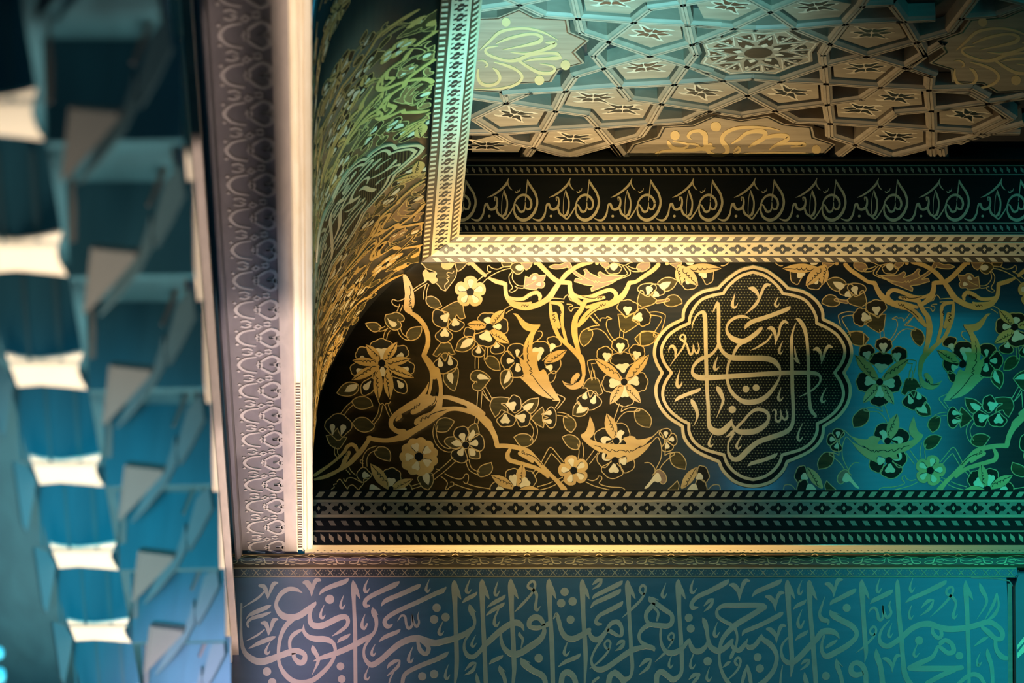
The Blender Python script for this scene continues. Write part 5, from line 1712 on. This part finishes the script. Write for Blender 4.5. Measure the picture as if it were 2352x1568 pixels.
# ================================================================ stepped corbel vault at the near side
def kv(k): return 3900.0 - 1.0 / (2.789e-4 + .2660e-4 * k)
def ku(v): return 289 + (v - 1472) * (725.0 - 289) / (3900.0 - 1472)
def tier_point(k):
    v = kv(k); u = ku(v); c = 12.0 * (3900.0 - 1472) / (3900.0 - v)
    r = ray(u, v); return P(r * c)
Q3 = tier_point(3); STEP = tier_point(4) - Q3
M['tread'] = mat('limewashed_tread', (0.90, 0.82, 0.68), (0.84, 0.74, 0.58), 0.6, 0.0, 0.5, (4, 4, 4))
M['riser'] = mat('haze_tinted_planks', (0.04, 0.16, 0.21), (0.028, 0.115, 0.155), 0.5, 0.4, 0.45, (20, 3, 3))  # blue flare haze put into the base colour of the planks
M['facet'] = mat('grey_plaster_facet', (0.15, 0.15, 0.14), (0.11, 0.115, 0.11), 0.6, 0.2, 0.5, (4, 4, 4))
M['facet2'] = mat('shaded_facet', (0.08, 0.15, 0.17), (0.055, 0.115, 0.135), 0.6, 0.3, 0.5, (4, 4, 4))  # shade and blue flare haze put into the facet colour
class Tilt(Plane): pass
def tier(label):
    t = thing('corbel_tier', label, 'vault tier', Q3, 'tiers of the stepped vault')
    hz = Plane(Q3, (0, 0, -1)); vt = Plane(Q3 + Vector((0, .0, 0)), (0, -1, 0))
    def plate(name, surf, pts, th, m, par=t):
        g = MB(); q = [surf(*p) for p in pts]; g.prism(q, -surf.n * th); return g.build(name, m, par)
    plate('tread', hz, [(68,1048),(100,1056),(140,1059),(185,1054),(231,1045),(224,1062),(219,1080),(226,1098),(239,1117),(190,1112),(140,1108),(92,1112),(86,1096),(76,1070)], .006, M['tread'])
    # upright face above the tread, with battens
    yn = hz(150, 1060).y; rp_ = Plane(Vector((0, yn, 0)), (0, -1, 0)); ZT = rp_(100, 850).z
    r = plate('riser', rp_, [(14,850),(196,850),(233,1060),(66,1060)], .03, M['riser'])
    for a, b in ((48, 55), (112, 121), (178, 190)):
        plate('batten', Plane(Vector((0, yn - .012, 0)), (0, -1, 0)), [(a-14,880),(b-14,880),(b,1058),(a,1058)], .012, M['facet2'], r)
    plate('back_face', Plane(Q3 + Vector((0, .06, 0)), (0, -1, 0)), [(236,925),(487,925),(487,1112),(243,1117)], .03, M['riser'])
    fw = Plane(Q3 + Vector((0, -.02, 0)), (.2, -.92, -.25)); fr = Plane(Q3 + Vector((0, -.05, 0)), (-.25, -.9, -.3)); fa = Plane(Q3 + Vector((0, -.07, 0)), (-.3, -.7, -.6))
    plate('hanging_leaf', fw, [(30,1058),(62,1068),(84,1100),(80,1130),(62,1225),(52,1205)], .03, M['facet2'])
    plate('facet', fa, [(287,1070),(373,1080),(371,1092),(300,1170),(272,1196),(280,1130)], .03, M['facet'])
    plate('facet_edge', Plane(Q3 + Vector((0, -.07, 0)), (-.35, -.7, -.6)), [(286,1068),(292,1069),(276,1180),(270,1196)], .02, M['facet'])
    plate('facet', fw, [(248,898),(253,935),(258,985),(257,1050),(243,1052),(244,990)], .02, M['facet'])
    plate('facet', fr, [(372,1083),(392,1040),(402,1000),(405,1060),(380,1110),(340,1160),(300,1200),(330,1140)], .02, M['facet2'])
    plate('facet', fw, [(457,832),(462,838),(425,930),(402,980),(397,977),(430,890)], .02, M['facet'])
    plate('facet', fr, [(430,940),(462,902),(469,962),(440,1020),(412,1068),(405,1030)], .02, M['facet2'])
    plate('facet', fw, [(384,800),(412,796),(398,860),(380,905),(377,880)], .02, M['facet2'])
    return t
LBL = ['lowest', 'sixth', 'fifth', 'fourth', 'third']
TIER_H = Plane(Vector((0, Plane(Q3, (0, 0, -1))(150, 1060).y, 0)), (0, -1, 0))(100, 856).z - Q3.z
proto = tier('x')
def tier_copy(k, label):
    r = proto if k == 3 else proto.copy()
    if k != 3:
        COL.objects.link(r)
        def rec(s, d):
            for ch in list(s.children):
                c = ch.copy(); COL.objects.link(c); c.parent = d; rec(ch, c)
        rec(proto, r)
    r.location = Q3 + STEP * (k - 3); r['label'] = label
NAMES = {-1: 'topmost stepped vault tier, dark and mostly out of the picture above the first bright tread', 0: 'blurred stepped vault tier with the highest bright tread, against the left edge', 1: 'stepped vault tier with the second bright tread from the top', 2: 'stepped vault tier with the third bright tread from the top', 3: 'stepped vault tier with the fourth bright tread from the top', 4: 'stepped vault tier with the fifth bright tread from the top', 5: 'stepped vault tier with the lowest whole bright tread', 6: 'stepped vault tier below the lowest bright tread, cut by the bottom edge'}
for k in range(-1, 7): tier_copy(k, NAMES[k])
# plain wall behind the tiers
def back_wall():
    zv = Q3.z + TIER_H; g = MB(); ya, yb = 5.2, 14.2
    pl = Plane((0, 0, zv), (0, 0, -1)); e = EA
    a = pl(lane(480, 1000), 1000); sl = e.x / e.y
    pts = [Vector((-1.6, ya, zv)), Vector((a.x + sl*(ya - a.y), ya, zv)), Vector((a.x + sl*(yb - a.y), yb, zv)), Vector((-1.6, yb, zv))]
    g.prism(pts, (0, 0, .06)); structure(g.build('ceiling_vault', M['riser']))
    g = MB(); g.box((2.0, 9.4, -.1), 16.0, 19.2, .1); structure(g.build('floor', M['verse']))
    g = MB(); y = 18.9; g.box((2.0, y, 5.2), 16.0, .1, 10.5); structure(g.build('wall_back', M['riser']))
    # side wall of the raised ceiling, turned away from the eye
    g = MB(); zt = ZC + .1; zb = P(Vector((0, 0, ZR))).z
    g.box((XR-.02, (YF+14.5)/2, (zt+zb)/2), .03, YF-14.5, zt-zb); structure(g.build('trim_1', M['board']))
back_wall()
def cyan_lamp():
    M['cyan'] = bpy.data.materials.new('cyan_glow'); M['cyan'].use_nodes = True; b = M['cyan'].node_tree.nodes['Principled BSDF']
    b.inputs['Base Color'].default_value = (.1, .6, .75, 1); b.inputs['Emission Color'].default_value = (.06, .55, .72, 1); b.inputs['Emission Strength'].default_value = 0.9
    for (u, v, hh, lab) in ((-2, 1550, 17, 'glowing cyan lamp tube at the very bottom corner beneath the vault'), (-6, 1499, 14, 'sliver of a glowing cyan lamp tube just above the corner lamp')):
        c = at_depth(u, v, 10.0); px = 10.0/9700
        t = thing('lamp_tube', lab, 'lamp', c, 'cyan lamp tubes')
        g = MB(); rings = []; n = 16
        for i in range(9):
            a = -math.pi/2 + math.pi*i/8; rr = 15*px*max(.02, math.cos(a))**.5; zz = hh*px*math.sin(a)*1.0
            rings.append([c + Vector((rr*math.cos(2*math.pi*j/n), rr*math.sin(2*math.pi*j/n), zz)) for j in range(n)])
        vs = [p for r_ in rings for p in r_]; fs = [(i*n+j, i*n+(j+1) % n, (i+1)*n+(j+1) % n, (i+1)*n+j) for i in range(8) for j in range(n)]
        g.add(vs, fs); g.build('glass', M['cyan'], t, True)
cyan_lamp()
def side_pier():
    t = thing('carved_pier', 'blue green carved panel at the right edge with two bright slanting bands', 'panel', at_depth(2380, 1500, 18.35))
    pl = Plane(P(Vector((0, 18.36, 0))), (0, -1, 0))
    g = MB(); g.prism([pl(*p) for p in ((2340,1318),(2332,1345),(2336,1760),(2620,1760),(2620,1318))], (0, .06, 0)); g.build('pier_board', M['facet2'], t)
    for q in ([(2336,1482),(2352,1462),(2420,1400),(2420,1410),(2352,1474),(2336,1492)], [(2336,1500),(2352,1480),(2420,1425),(2420,1440),(2352,1498),(2337,1512)]):
        g = MB(); fill(g, [q], pl, .006); g.build('slanting_band', M['cream'], t)
side_pier()
